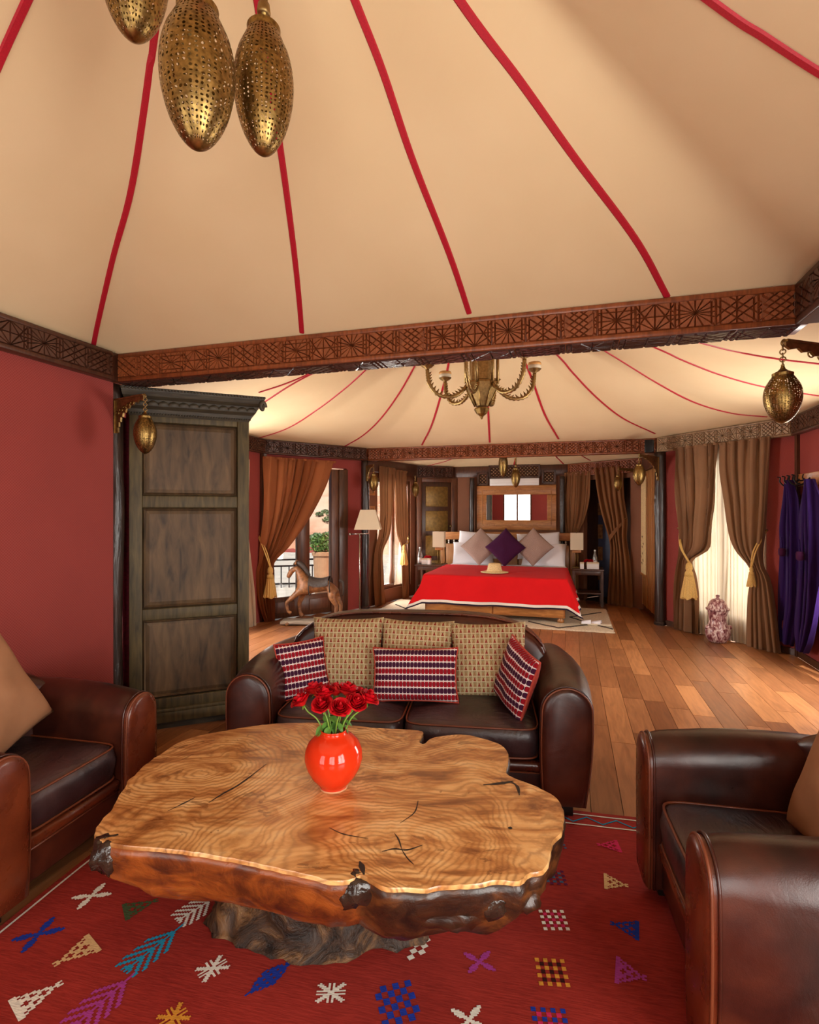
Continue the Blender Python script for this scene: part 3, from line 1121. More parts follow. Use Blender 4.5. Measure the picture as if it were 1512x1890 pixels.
# ---------------------------------------------------------------- windows and doors
def window(name, wf, s0, s1, z0, z1, stiles, rails, mat, off=-0.05, d=0.05, fw=0.06):
    o = bpy.data.objects.new(name, None)
    col.objects.link(o)
    struct(o)
    wf.place(o)
    def bar(nm, a, b, za, zb, dd=d):
        mb = MB()
        wf.boxpts(mb, a, b, off - dd / 2, off + dd / 2, za, zb)
        bevel(mb.build(nm, mat, o), 0.004, 1)
    bar('frame_stile', s0, s0 + fw, z0, z1)
    bar('frame_stile', s1 - fw, s1, z0, z1)
    bar('frame_rail', s0 + fw, s1 - fw, z1 - fw, z1)
    bar('frame_rail', s0 + fw, s1 - fw, z0, z0 + rails[0])
    edges = [s0 + fw]
    for a, b in stiles:
        bar('mullion', a, b, z0 + rails[0], z1 - fw, d * 1.3)
        edges += [a, b]
    edges.append(s1 - fw)
    for k in range(0, len(edges), 2):
        mb = MB()
        wf.boxpts(mb, edges[k], edges[k + 1], off - 0.003, off + 0.003, z0 + rails[0], z1 - fw)
        mb.build('pane', MT['glass'], o)
    return o
bk = WALLS['front_back']
window('window_1', bk, *BACK_OPS[0], [(0.92, 0.98)], (0.25,), MT['frame_wood'])
window('window_2', bk, *BACK_OPS[1], [(2.97, 3.03)], (0.25,), MT['frame_wood'])
win3 = window('window_3', w3, ML3[0], ML3[1], 0, 2.2, [(w3.px(547, -0.05), w3.px(570, -0.05))], (0.30,), MT['frame_wood'], fw=0.001)
# broad right jamb with its dark reveal, and the panelled lower rail
for nm, a, b, o0, o1, mt in (('jamb', w3.px(609, -0.05), w3.px(625, -0.05), -0.09, 0.0, MT['frame_wood']), ('jamb', w3.px(625), w3.px(641), -0.06, 0.025, MT['oak_dk'])):
    mb = MB()
    w3.boxpts(mb, a, b, o0, o1, 0, 2.2)
    bevel(mb.build(nm, mt, win3), 0.006, 2)
for a, b in ((w3.px(503), w3.px(545)), (w3.px(572), w3.px(606))):
    mb = MB()
    w3.boxpts(mb, a, b, -0.03, -0.012, 0.07, 0.24)
    bevel(mb.build('lower_panel', MT['frame_wood'], win3), 0.008, 2)
mid_s = sorted((w4.px(1337, -0.05), w4.px(1349, -0.05)))
window('window_4', w4, MR3[0], MR3[1], 0.0, 2.23, [tuple(mid_s)], (0.3,), MT['frame_wood'])
window('window_5', WALLS['bl'], BLO[0], BLO[1], BLO[2], BLO[3], [(0.84, 0.92)], (0.08,), MT['frame_wood'])

window('added_window_8', WALLS['front_right'], 0.65, 1.95, 0.3, 2.25, [(1.27, 1.33)], (0.1,), MT['frame_wood'])  # added window, unseen, frames the right-wall fill lamp
window('window_6', WALLS['ml2'], 0.5, 1.8, 0.2, 2.2, [(1.12, 1.18)], (0.1,), MT['frame_wood'])
window('added_window_7', WALLS['mr2'], 0.3, 1.6, 0.2, 2.2, [(0.92, 0.98)], (0.1,), MT['frame_wood'])  # added window, unseen, frames the robe-side fill lamp
# skirtings on the walls in sight
for n_, key in enumerate(('mr2', 'mr3', 'front_left', 'br')):
    wf = WALLS[key]
    segs = [(0, wf.len)] if key != 'mr3' else [(0, MR3[0]), (MR3[1], wf.len)]
    mb = MB()
    for a, b in segs:
        wf.boxpts(mb, a, b, 0.0, 0.018, 0.0, 0.07)
    nm = {'mr2': 'baseboard_right', 'mr3': 'baseboard_window', 'front_left': 'baseboard_left', 'br': 'baseboard_bedroom'}[key]
    wf.place(struct(mb.build(nm, MT['oak_dk'])))
# dark upright trims: corner of the robe wall and both sides of the terrace corner
for nm, wf, a, b in (('trim_1', WALLS['mr2'], 2.39, 2.45), ('trim_2', WALLS['ml3'], 0.0, 0.05), ('trim_3', WALLS['ml2'], 2.38, 2.45)):
    mb = MB()
    wf.boxpts(mb, a, b, 0.0, 0.03, 0, ZBM)
    wf.place(struct(mb.build(nm, MT['oak_dk'])))
# ---------------------------------------------------------------- club sofa and armchairs
def arch_section(w, zt, z0, n=10, taper=0.0, side=1):
    """closed arch outline in (x, z); outer side (side * +x) narrows towards the floor"""
    r = w / 2
    pts = []
    for k in range(5):
        f = k / 4
        pts.append((-r, z0 + (zt - r - z0) * f))
    for k in range(1, n):
        a = PI - PI * k / n
        pts.append((r * math.cos(a), zt - r + r * math.sin(a)))
    for k in range(5):
        f = 1 - k / 4
        pts.append((r, z0 + (zt - r - z0) * f))
    out = []
    for x, z in pts:
        f = 1 - min(1, max(0, (z - z0) / (zt - z0)))
        if x * side > 0: x -= side * taper * f * f
        bul = 0.012 * math.sin(PI * min(1, max(0, (z - z0) / (zt - z0))))
        out.append((x + (bul if x > 0 else -bul), z))
    return out

def seat_cushion(name, w, d, h, cr, mat, parent, loc, n=44):
    def outline(sc, z, rr=0.07):
        pts = []
        for k in range(n):
            a = 2 * PI * k / n
            ca, sa = math.cos(a), math.sin(a)
            q = 0.22
            x = math.copysign(abs(ca) ** q, ca) * w / 2
            y = math.copysign(abs(sa) ** q, sa) * d / 2
            pts.append((x * sc[0], y * sc[1], z))
        return pts
    i = lambda e: (1 - 2 * e / w, 1 - 2 * e / d)
    rings = [outline(i(0.03), 0), outline(i(0.006), 0.012), outline(i(0.0), h * 0.3), outline(i(-0.006), h * 0.6), outline(i(0.004), h - 0.012), outline(i(0.022), h)]
    for f in (0.85, 0.7, 0.5, 0.3, 0.12):
        rings.append([(x * f, y * f, h + cr * (1 - f * f) + 0.004 * nz((x * f * 5, y * f * 5, w * 9))) for x, y, z in outline((1, 1), h)])
    o = MB().rings(rings).build(name, mat, parent, smooth=True)
    o.location = loc
    for zz, e in ((h - 0.004, 0.006), (0.016, 0.003)):
        MB().tube(outline(i(e), zz), 0.0055, 6, True).build('piping', MT['piping'], o, smooth=True)
    return o

def club(name, label, loc, rotz, w, dp, arm_w, arm_h, back_h, ncush, arch=False, seat_z=0.27, group=None):
    t = thing(name, label, 'sofa' if ncush > 1 else 'armchair', loc, rotz, group)
    z0 = 0.075
    ax = w / 2 - arm_w / 2
    for sd in (-1, 1):
        rings = []
        NY = 18
        for j in range(NY + 1):
            f = j / NY
            y = -dp / 2 + 0.03 + (dp - 0.05) * f
            g = math.sin(PI * min(1, f * 1.02))
            zt = arm_h * (0.975 + 0.03 * g + 0.03 * (1 - f))
            ww = arm_w * (1.0 + 0.06 * g)
            if f > 0.94: zt -= 0.012 * (f - 0.94) / 0.06; ww -= 0.012
            off = sd * 0.03 * math.sin(PI * f) * (1 if arch else 0.5)
            rings.append([(x + off, y, z) for x, z in arch_section(ww, zt, z0, 12, 0.035 if arch else 0.015, sd)])
        arm = MB().rings(rings).build('arm', MT['leather'], t, auto=R(50))
        arm.location.x = sd * ax
        zt = arm_h * 0.975 - 0.008
        fr = arch_section(arm_w * 0.94, zt, z0, 14, 0.03 if arch else 0.012, sd)
        fr2 = [(x * 0.93, z0 + 0.004 + (z - z0) * 0.985) for x, z in fr]
        fr3 = [(x * 0.72, z0 + 0.008 + (z - z0) * 0.95) for x, z in fr]
        y = dp / 2 - 0.03
        MB().rings([[(x, y, z) for x, z in fr], [(x, y + 0.022, z) for x, z in fr], [(x, y + 0.032, z) for x, z in fr2], [(x, y + 0.038, z) for x, z in fr3]]).build('arm_panel', MT['leather'] if arch else MT['leather_lt'], arm, auto=R(60))
        for yy, sc in ((y + 0.004, 1.035), (y + 0.022, 1.0)):
            MB().tube([(x * sc, yy, z0 + (z - z0) * (1 + (sc - 1) * 0.25)) for x, z in fr], 0.005, 6).build('piping', MT['piping'] if sc == 1.0 else MT['leather'], arm, smooth=True)
    # backrest
    bw = w - 2 * arm_w * 0.55
    rings = []
    NX = 36
    for j in range(NX + 1):
        f = j / NX * 2 - 1
        x = f * bw / 2
        if arch:
            zt = 0.60 + (back_h - 0.60) * max(0.0, 1 - abs(f) ** 4.5) ** 0.5
        else:
            zt = arm_h * 0.98 + (back_h - arm_h * 0.98) * max(0.0, 1 - abs(f) ** 4) ** 0.5
        yb = -dp / 2 + 0.02 + 0.10 * abs(f) ** 3
        yf = yb + 0.20
        r = 0.07
        sec = [(yf + 0.02, 0.25), (yf + 0.025, 0.40), (yf - 0.01, zt - r)]
        for k in range(1, 7):
            a = PI * k / 7
            sec.append(((yf - 0.01 + yb - 0.03) / 2 + (yf - 0.01 - yb + 0.03) / 2 * math.cos(a), zt - r + r * math.sin(a)))
        sec += [(yb - 0.03, zt - r), (yb - 0.01, 0.4), (yb + 0.02, z0)]
        sec += [(yf, z0)]
        rings.append([(x, y, z) for y, z in sec])
    back = MB().rings(rings).build('backrest', MT['leather'], t, auto=R(60))
    if arch:
        welt = [(r_[4][0], r_[4][1] + 0.004, r_[4][2] + 0.006) for r_ in rings]
        MB().tube(welt, 0.006, 6).build('piping', MT['leather_lt'], back, smooth=True)
    # base and apron
    iw = w - 2 * arm_w
    bx = box('seat_base', MT['leather'], -iw / 2 - 0.02, iw / 2 + 0.02, -dp / 2 + 0.12, dp / 2 - 0.055, z0, seat_z - 0.03, t, 0.012)
    o = box('front_rail', MT['leather_lt'], -iw / 2 - 0.005, iw / 2 + 0.005, dp / 2 - 0.10, dp / 2 - 0.035, seat_z - 0.055, seat_z - 0.002, t, 0.02)
    MB().tube([(-iw / 2, dp / 2 - 0.05, seat_z - 0.058), (iw / 2, dp / 2 - 0.05, seat_z - 0.058)], 0.005, 6).build('piping', MT['piping'], bx, smooth=True)
    cw = iw / ncush
    for k in range(ncush):
        seat_cushion('seat_cushion', cw - 0.006, dp - 0.20, 0.165, 0.03, MT['leather_dk'], t, (-iw / 2 + cw * (k + 0.5), 0.065, seat_z))
    for sx in (-1, 1):
        for sy in (-1, 1):
            box('leg', MT['black_wood'], sx * ax - 0.035, sx * ax + 0.035, sy * (dp / 2 - 0.09) - 0.035, sy * (dp / 2 - 0.09) + 0.035, 0.012 if ncush == 1 else 0.0, z0 + 0.01, t, 0.004)
    return t

def front_at(mid, rot, dp):
    f = Vector((-math.sin(rot), math.cos(rot), 0))
    return Vector((mid[0], mid[1], 0)) - f * dp / 2

RS = R(172.1)
RL = math.atan2(-0.977, -0.211)
RR_ = math.atan2(0.977, 0.211)
SOFA_DP = 0.88
SOFA = front_at((-0.045, 2.80), RS, SOFA_DP)
sofa = club('leather_sofa', 'two-seat brown leather club sofa with arched back behind the slab table', SOFA, RS, 1.92, SOFA_DP, 0.245, 0.685, 0.895, 2, True)
CH_DP = 0.82
chL = club('club_armchair', 'brown leather club armchair at left against the red wall', front_at((-1.396, 2.327), RL, CH_DP), RL, 0.93, CH_DP, 0.205, 0.665, 0.76, 1, group='leather club armchairs facing each other')
chR = club('club_armchair', 'brown leather club armchair in the right foreground on the red rug', front_at((0.868, 1.849), RR_, CH_DP), RR_, 0.93, CH_DP, 0.205, 0.665, 0.76, 1, group='leather club armchairs facing each other')

# ---------------------------------------------------------------- cushions
def pillow_mb(w, h, t, n=22, pinch=0.07, seed=0.0):
    mb = MB()
    def pt(i, j, s):
        x, y = i / n * 2 - 1, j / n * 2 - 1
        ex = 1 - pinch * (1 - abs(y) ** 2.2)
        ey = 1 - pinch * (1 - abs(x) ** 2.2)
        k = max(0.0, (1 - abs(x) ** 2.4)) * max(0.0, (1 - abs(y) ** 2.4))
        z = s * (t / 2 * k ** 0.42 + 0.004)
        z += 0.02 * t / 0.15 * nz((x * 1.7 + seed, y * 1.7, s)) * k ** 0.5
        return Vector((x * ex * w / 2, y * ey * h / 2, z))
    vs_, fs_ = [], []
    for s in (1, -1):
        o = len(vs_)
        for j in range(n + 1):
            for i in range(n + 1):
                vs_.append(pt(i, j, s))
        for j in range(n):
            for i in range(n):
                a = o + j * (n + 1) + i
                fs_.append((a, a + 1, a + n + 2, a + n + 1) if s > 0 else (a, a + n + 1, a + n + 2, a + 1))
    N = (n + 1) * (n + 1)
    per = [i for i in range(n + 1)] + [j * (n + 1) + n for j in range(1, n + 1)] + [n * (n + 1) + i for i in range(n - 1, -1, -1)] + [j * (n + 1) for j in range(n - 1, 0, -1)]
    for k in range(len(per)):
        a, b = per[k], per[(k + 1) % len(per)]
        fs_.append((a, a + N, b + N, b))
    mb.add(vs_, fs_)
    return mb, [vs_[i] for i in per]

def cushion(label, w, h, t, mat, M4, seed=0.0, pipe=None, back=None, group=None, name='cushion', pinch=0.07):
    mb, per = pillow_mb(w, h, t, 22, pinch, seed)
    th = thing(name, label, 'cushion' if name == 'cushion' else 'pillow', (0, 0, 0), 0, group)
    th.matrix_world = M4
    o = mb.build('cover', mat, th, smooth=True)
    if back is not None:
        o.data.materials.append(back)
        n2 = 22 * 22
        for k, p in enumerate(o.data.polygons):
            if k >= n2: p.material_index = 1
    if pipe is not None:
        MB().tube([(p.x, p.y, 0) for p in per], 0.006, 6, True).build('piping', pipe, th, smooth=True)
    return th

def orient(pos, facing, up_tilt=0.0, roll=0.0):
    """cushion frame: local z = facing direction (tilted up), local y = up"""
    f = Vector(facing).normalized()
    f = (f * math.cos(up_tilt) + Vector((0, 0, 1)) * math.sin(up_tilt)).normalized()
    x = Vector((0, 0, 1)).cross(f).normalized()
    y = f.cross(x)
    m = Matrix((x, y, f)).transposed().to_4x4()
    m = m @ Matrix.Rotation(roll, 4, 'Z')
    m.translation = Vector(pos)
    return m

def on(t, x, y, z):
    rot = Matrix.Rotation(t.rotation_euler.z, 4, 'Z')
    return Vector(t.location) + rot @ Vector((x, y, z))
SF = Vector((-math.sin(RS), math.cos(RS), 0))
# three figured beige cushions (sofa local x points to the photo's left)
for k, (x, y, z, tl, rl, lab) in enumerate(((0.425, -0.10, 0.655, 0.26, 0.02, 'beige figured cushion at the left end of the sofa back'), (-0.01, -0.11, 0.65, 0.26, -0.02, 'beige figured cushion in the middle of the sofa back'), (-0.455, -0.085, 0.65, 0.28, 0.04, 'beige figured cushion at the right end of the sofa back'))):
    cushion(lab, 0.46, 0.45, 0.16, MT['beige_pat'], orient(on(sofa, x, y, z), SF, tl, rl), k * 3.1, group='beige figured cushions on the sofa')
cushion('small plum and red ikat cushion leaning on the left sofa arm', 0.30, 0.33, 0.11, MT['ikat'], orient(on(sofa, 0.655, 0.07, 0.60), SF + Vector((0.55, 0, 0)), 0.28, 0.08), 1.0, MT['ikat_back'], MT['ikat_back'], group='ikat cushions on the sofa')
cushion('oblong plum and red ikat lumbar cushion in the centre of the sofa', 0.50, 0.30, 0.12, MT['ikat'], orient(on(sofa, -0.03, 0.10, 0.60), SF, 0.30, 0.03), 2.0, MT['ikat_back'], MT['ikat_back'], group='ikat cushions on the sofa')
cushion('plum and red ikat cushion turned sideways against the right sofa arm', 0.34, 0.36, 0.11, MT['ikat'], orient(on(sofa, -0.60, 0.17, 0.625), Vector((-0.97, -0.30, 0)), 0.22, -0.22), 4.0, MT['ikat_back'], MT['ikat_back'], group='ikat cushions on the sofa')
FL = Vector((-math.sin(RL), math.cos(RL), 0))
FR = Vector((-math.sin(RR_), math.cos(RR_), 0))
cushion('tan suede cushion on the left armchair', 0.50, 0.50, 0.15, MT['suede'], orient(on(chL, 0.06, -0.06, 0.70), FL, 0.32, R(20)), 5.0, group='suede cushions on the armchairs')
cushion('tan suede cushion on the right foreground armchair', 0.50, 0.48, 0.15, MT['suede'], orient(on(chR, -0.06, -0.13, 0.665), FR, 0.36, R(3)), 6.0, group='suede cushions on the armchairs')

# ---------------------------------------------------------------- red rug with woven figures
RUG_A = R(-12.2)
rug = thing('kilim_rug', 'red kilim rug with coloured woven figures under the slab table', 'rug', (0, 0, 0), RUG_A)
RX0, RX1, RY0, RY1 = -1.905, 0.80, 0.35, 2.90
def rug_z(x, y):
    return 0.009 + 0.0035 * nz((x * 2.3, y * 2.3, 0)) + 0.003 * nz((x * 6, y * 1.5, 4))
nxg, nyg = 70, 70
mb = MB().grid(lambda a, b: (RX0 + (RX1 - RX0) * a, RY0 + (RY1 - RY0) * b, rug_z(RX0 + (RX1 - RX0) * a, RY0 + (RY1 - RY0) * b)), nxg, nyg)
top_n = len(mb.v)
mb.box(RX0, RX1, RY0, RY1, 0.001, 0.0035)
mb.build('rug_field', MT['rug'], rug, smooth=True)

_inv = Matrix.Rotation(-RUG_A, 4, 'Z')
def bitmap(kind):
    f = {}
    if kind == 'tri':            # apex at +x, latticed
        for x in range(0, 13):
            for y in range(-8, 9):
                hh = (12 - x) * 0.62
                if abs(y) <= hh + 0.3:
                    edge = abs(y) > hh - 1.2 or x <= 1
                    if edge or (x + y) % 5 in (0, 1) or (x - y) % 5 in (0, 1): f[(x, y)] = 0
        for y in (-1, 0, 1): f[(12, y)] = 0
        f[(13, 1)] = f[(13, -1)] = 0
    elif kind == 'arrow':
        for x in range(-2, 22):
            f[(x, 0)] = 0
            for y in range(1, 8):
                for s in (-1, 1):
                    if (x + y) % 4 == 0 and 0 <= x + y <= 16 and x >= -2: f[(x, s * y)] = 0; f[(x + 1, s * y)] = 0
    elif kind == 'x':
        for x in range(-7, 8):
            for y in range(-7, 8):
                ax, ay = abs(x), abs(y)
                d = abs(ax - ay)
                m = (ax + ay) / 2
                if m <= 7 and d <= (1 if m < 2 else 2.2 if 2.5 < m < 6 else 1.2): f[(x, y)] = 0
    elif kind == 'star':
        for x in range(-7, 8):
            for y in range(-7, 8):
                ax, ay = abs(x), abs(y)
                a = min(ax, ay) <= 1 and max(ax, ay) <= 6 and max(ax, ay) > 1
                b = abs(ax - ay) <= 1 and ax + ay <= 11
                if (a or b) and not (x == 0 or y == 0): f[(x, y)] = 0
                if ax + ay <= 1: f[(x, y)] = 0
    elif kind == 'check':
        for x in range(0, 12):
            for y in range(0, 12):
                i, j = x // 2, y // 2
                if (i + j) % 2 == 0: f[(x - 6, y - 6)] = 0
    elif kind == 'check2':
        for x in range(0, 14):
            for y in range(0, 14):
                i, j = x // 2, y // 2
                if i % 2 == 0 and j % 2 == 0: f[(x - 7, y - 7)] = 0
                elif i % 2 == 1 and j % 2 == 1: f[(x - 7, y - 7)] = 1
    elif kind == 'stair':
        for x in range(-9, 9):
            for y in range(-6, 6):
                i, j = (x + 9) // 3, (y + 6) // 2
                if (i + j) % 2 == 0 and abs((i - 2.5) - (j - 2.5) * 0.6) < 1.9: f[(x, y)] = 0
    elif kind == 'dia':
        for x in range(-10, 11):
            for y in range(-6, 7):
                if abs(x) / 10.0 + abs(y) / 5.5 <= 1.05 and not (x % 3 == 1 and y % 3 == 1): f[(x, y)] = 0
    return f
CNAME = dict(white='white', cream='cream', blue='blue', teal='teal', green='green', violet='violet', pink='pink', gold='gold', slate='slate blue', plum='plum', dark='dark')
KNAME = dict(tri='latticed triangle', arrow='feathered arrow', x='cross', star='star', check='chequered square', check2='dotted square', stair='stepped blocks', dia='latticed lozenge')
def motif(kind, colors, p0, p1, width=None):
    a, b = _inv @ pixz(p0[0], p0[1], 0.012), _inv @ pixz(p1[0], p1[1], 0.012)
    d = Vector((b.x - a.x, b.y - a.y))
    ln = d.length
    bm_ = bitmap(kind)
    xs = [k[0] for k in bm_]
    ys = [k[1] for k in bm_]
    nx_, ny_ = max(xs) - min(xs) + 1, max(ys) - min(ys) + 1
    width = width or ln * 0.8
    ex, ey = d / nx_, Vector((-d.y, d.x)).normalized() * (width / ny_)
    mid = Vector(((a.x + b.x) / 2, (a.y + b.y) / 2))
    o0 = mid - ex * (min(xs) + nx_ / 2) - ey * (min(ys) + ny_ / 2)
    for ci, cn in enumerate(colors):
        idx, vs_, fs_ = {}, [], []
        def vid(i, j):
            if (i, j) not in idx:
                p = o0 + ex * i + ey * j
                idx[(i, j)] = len(vs_)
                vs_.append(Vector((p.x, p.y, rug_z(p.x, p.y) + 0.0022)))
            return idx[(i, j)]
        for (x, y), k in bm_.items():
            if k == ci: fs_.append((vid(x, y), vid(x + 1, y), vid(x + 1, y + 1), vid(x, y + 1)))
        o = MB().add(vs_, fs_).build('woven_motif', WOOL[cn], rug)
        o['label'] = CNAME[cn] + ' woven ' + KNAME[kind]
        o['kind'] = 'stuff'
for a in (
    ('x', ['white'], (137, 1668), (200, 1640), 0.09), ('tri', ['green'], (228, 1684), (292, 1660), 0.10), ('x', ['blue'], (30, 1746), (110, 1702), 0.10),
    ('tri', ['cream'], (176, 1737), (98, 1781), 0.115), ('tri', ['white'], (24, 1866), (116, 1812), 0.11), ('arrow', ['teal'], (228, 1794), (343, 1702), 0.11),
    ('arrow', ['white'], (326, 1700), (400, 1655), 0.11), ('arrow', ['violet'], (130, 1900), (253, 1792), 0.12), ('star', ['white'], (366, 1802), (418, 1772), 0.075),
    ('star', ['gold'], (295, 1893), (345, 1862), 0.08), ('dia', ['blue'], (452, 1838), (541, 1771), 0.065), ('star', ['white'], (584, 1832), (638, 1831), 0.072),
    ('stair', ['white'], (741, 1752), (800, 1724), 0.11), ('check', ['blue'], (698, 1860), (768, 1842), 0.14), ('x', ['violet'], (860, 1776), (910, 1772), 0.085),
    ('x', ['white'], (838, 1886), (894, 1878), 0.085), ('x', ['blue'], (893, 1690), (926, 1683), 0.07), ('check2', ['white', 'pink'], (999, 1697), (1046, 1698), 0.10),
    ('check2', ['gold', 'dark'], (991, 1791), (1047, 1795), 0.11), ('check2', ['blue', 'pink'], (984, 1888), (1050, 1893), 0.11), ('check2', ['plum', 'slate'], (1000, 1619), (1044, 1621), 0.09),
    ('check2', ['slate', 'plum'], (1010, 1556), (1042, 1556), 0.08), ('tri', ['pink'], (1144, 1561), (1102, 1558), 0.095), ('tri', ['cream'], (1115, 1625), (1160, 1634), 0.10),
    ('tri', ['blue'], (1180, 1718), (1126, 1703), 0.10), ('tri', ['violet'], (1136, 1788), (1194, 1806), 0.115),
):
    motif(*a)
def rug_band(pts, w, mat, lab):
    vs_, fs_ = [], []
    for i, p in enumerate(pts):
        q0, q1 = Vector(pts[max(i - 1, 0)]), Vector(pts[min(i + 1, len(pts) - 1)])
        t = (q1 - q0).normalized()
        s = Vector((-t.y, t.x)) * w / 2
        for sg in (-1, 1):
            x, y = p[0] + s.x * sg, p[1] + s.y * sg
            vs_.append((x, y, rug_z(x, y) + 0.002))
    for i in range(len(pts) - 1): fs_.append((2 * i, 2 * i + 2, 2 * i + 3, 2 * i + 1))
    o = MB().add(vs_, fs_).build('border_band', mat, rug)
    o['label'] = lab
for yy in (2.865, 2.775):
    rug_band([(RX0 + 0.03 + k * 0.05, yy) for k in range(53)], 0.009, WOOL['white'], 'white woven border line')
rug_band([(RX0 + 0.03 + k * 0.07, 2.795 + (0.05 if k % 2 else 0)) for k in range(38)], 0.010, WOOL['teal'], 'teal zigzag border')
rug_band([(RX0 + 0.03, 0.4 + k * 0.06) for k in range(41)], 0.009, WOOL['white'], 'white woven border line')

# ---------------------------------------------------------------- slab table
TZ = 0.52
TC = Vector((-0.25, 2.0, 0))
OUT = [(176, 1538), (184, 1520), (192, 1508), (204, 1497), (213, 1483), (219, 1468), (234, 1450), (236, 1441), (248, 1432), (270, 1410), (298, 1392), (329, 1371), (366, 1358), (408, 1350), (455, 1342), (505, 1336), (578, 1334), (640, 1338), (688, 1343), (740, 1346), (779, 1350),
       (777, 1360), (774, 1370), (784, 1373), (794, 1364), (815, 1359), (858, 1356), (907, 1368), (932, 1380), (938, 1398), (934, 1425), (950, 1436), (992, 1453), (1028, 1474), (1040, 1502), (1038, 1530), (1022, 1550), (1014, 1572), (1010, 1592), (1000, 1607), (975, 1612), (955, 1627), (920, 1624), (870, 1632), (820, 1634), (785, 1640), (748, 1637), (712, 1638), (690, 1626), (668, 1614), (650, 1622), (615, 1625), (529, 1605), (470, 1592), (414, 1581), (335, 1569), (280, 1564), (231, 1560), (205, 1556), (188, 1552)]
base_pts = [pixz(a, b, TZ) - TC for a, b in OUT]
def closed_resample(pts, n):
    m = len(pts)
    ext = pts[-3:] + pts + pts[:4]
    keys = [(i - 3, p.x, p.y) for i, p in enumerate(ext)]
    dense = [interp(keys, i * m / 1200) for i in range(1200)]
    L_ = [0]
    for i in range(1200):
        a, b = dense[i], dense[(i + 1) % 1200]
        L_.append(L_[-1] + math.hypot(a[0] - b[0], a[1] - b[1]))
    out, j = [], 0
    for k in range(n):
        tgt = L_[-1] * k / n
        while L_[j + 1] < tgt: j += 1
        f = (tgt - L_[j]) / max(1e-9, L_[j + 1] - L_[j])
        a, b = dense[j], dense[(j + 1) % 1200]
        out.append(Vector((a[0] + (b[0] - a[0]) * f, a[1] + (b[1] - a[1]) * f, 0)))
    return out
NT = 260
outl = closed_resample(base_pts, NT)
for i, p in enumerate(outl):
    w = 0.006 * nz((p.x * 22, p.y * 22, 1)) + 0.004 * nz((p.x * 60, p.y * 60, 2))
    p.xy = p.xy * (1 + w)
table = thing('slab_table', 'thick burl tree-slab coffee table with live edge on the red rug', 'table', TC)
def tring(z, sc, amp, seed, fr=7.0):
    out = []
    for p in outl:
        a = math.atan2(p.y, p.x)
        rough = 0.25 if (-2.6 < a < -1.5 and p.x < 0.14) else 1.0      # sawn smooth face at the front left
        k = sc + amp * rough * (nz((p.x * fr, p.y * fr, z * 9 + seed)) + 0.5 * nz((p.x * fr * 3, p.y * fr * 3, z * 20 + seed)))
        out.append(Vector((p.x * k, p.y * k, z + 0.3 * amp * rough * nz((p.x * 9, p.y * 9, seed + 5)))))
    return out
mb = MB().rings([tring(TZ - 0.012, 1.004, 0.0, 0), [Vector((p.x * 1.003, p.y * 1.003, TZ - 0.004)) for p in outl], [Vector((p.x, p.y, TZ)) for p in outl]], cap0=False)
mb.build('table_top', MT['slab'], table, auto=R(30))
lv = [(TZ - 0.011, 1.003, 0.0, 0), (TZ - 0.035, 1.006, 0.014, 1), (TZ - 0.075, 0.995, 0.025, 2), (TZ - 0.12, 0.965, 0.035, 3), (TZ - 0.165, 0.91, 0.045, 4), (TZ - 0.20, 0.83, 0.055, 5), (TZ - 0.235, 0.72, 0.06, 6), (TZ - 0.27, 0.58, 0.05, 7)]
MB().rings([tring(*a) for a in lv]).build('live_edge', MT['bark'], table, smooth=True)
rings = []
for j in range(17):
    z = 0.30 * (1 - j / 16)
    ring = []
    for k in range(90):
        a = 2 * PI * k / 90
        fl = 1.0 - 0.10 * math.sin(PI * j / 16) + 0.06 * (j / 16)
        rr = fl * (1 + 0.24 * nz((math.cos(a) * 2.4, math.sin(a) * 2.4, z * 2 + 3)) + 0.10 * nz((math.cos(a) * 8, math.sin(a) * 8, z * 10)) + 0.05 * nz((math.cos(a) * 20, math.sin(a) * 20, z * 22)))
        ring.append((-0.02 + 0.50 * rr * math.cos(a), 0.19 + 0.34 * rr * math.sin(a), max(0.014, z) if j < 16 else 0.014))
    rings.append(ring)
MB().rings(rings).build('root_base', MT['root'], table, smooth=True)
def crack(pix, w):
    pts = cr_path([pixz(a, b, TZ) - TC for a, b in pix], 6)
    n = len(pts) - 1
    mb = MB()
    vs_, fs_ = [], []
    for i, p in enumerate(pts):
        t = (pts[min(i + 1, n)] - pts[max(i - 1, 0)]).normalized()
        s = Vector((-t.y, t.x, 0)) * w * (0.25 + abs(math.sin(PI * min(0.95, max(0.05, i / n))))) * (1 + 0.6 * nz((p.x * 60, p.y * 60, 0))) / 2
        vs_ += [p - s + Vector((0, 0, 0.0008)), p + s + Vector((0, 0, 0.0008))]
    for i in range(n): fs_.append((2 * i, 2 * i + 2, 2 * i + 3, 2 * i + 1))
    mb.add(vs_, fs_).build('crack', MT['crack'], table)
crack([(385, 1482), (412, 1465), (445, 1446), (492, 1410)], 0.007)
crack([(360, 1472), (345, 1480), (310, 1497)], 0.005)
crack([(892, 1449), (925, 1446), (948, 1442)], 0.014)
crack([(943, 1443), (955, 1452), (959, 1468)], 0.010)
crack([(705, 1572), (728, 1567), (752, 1569), (780, 1560)], 0.006)
crack([(742, 1569), (736, 1550), (728, 1538)], 0.004)
crack([(742, 1569), (752, 1584), (764, 1596)], 0.004)
crack([(664, 1590), (668, 1600), (672, 1615)], 0.012)
crack([(738, 1520), (765, 1500), (772, 1478)], 0.004)
crack([(608, 1528), (635, 1540), (680, 1548)], 0.004)
crack([(938, 1528), (946, 1529)], 0.012)
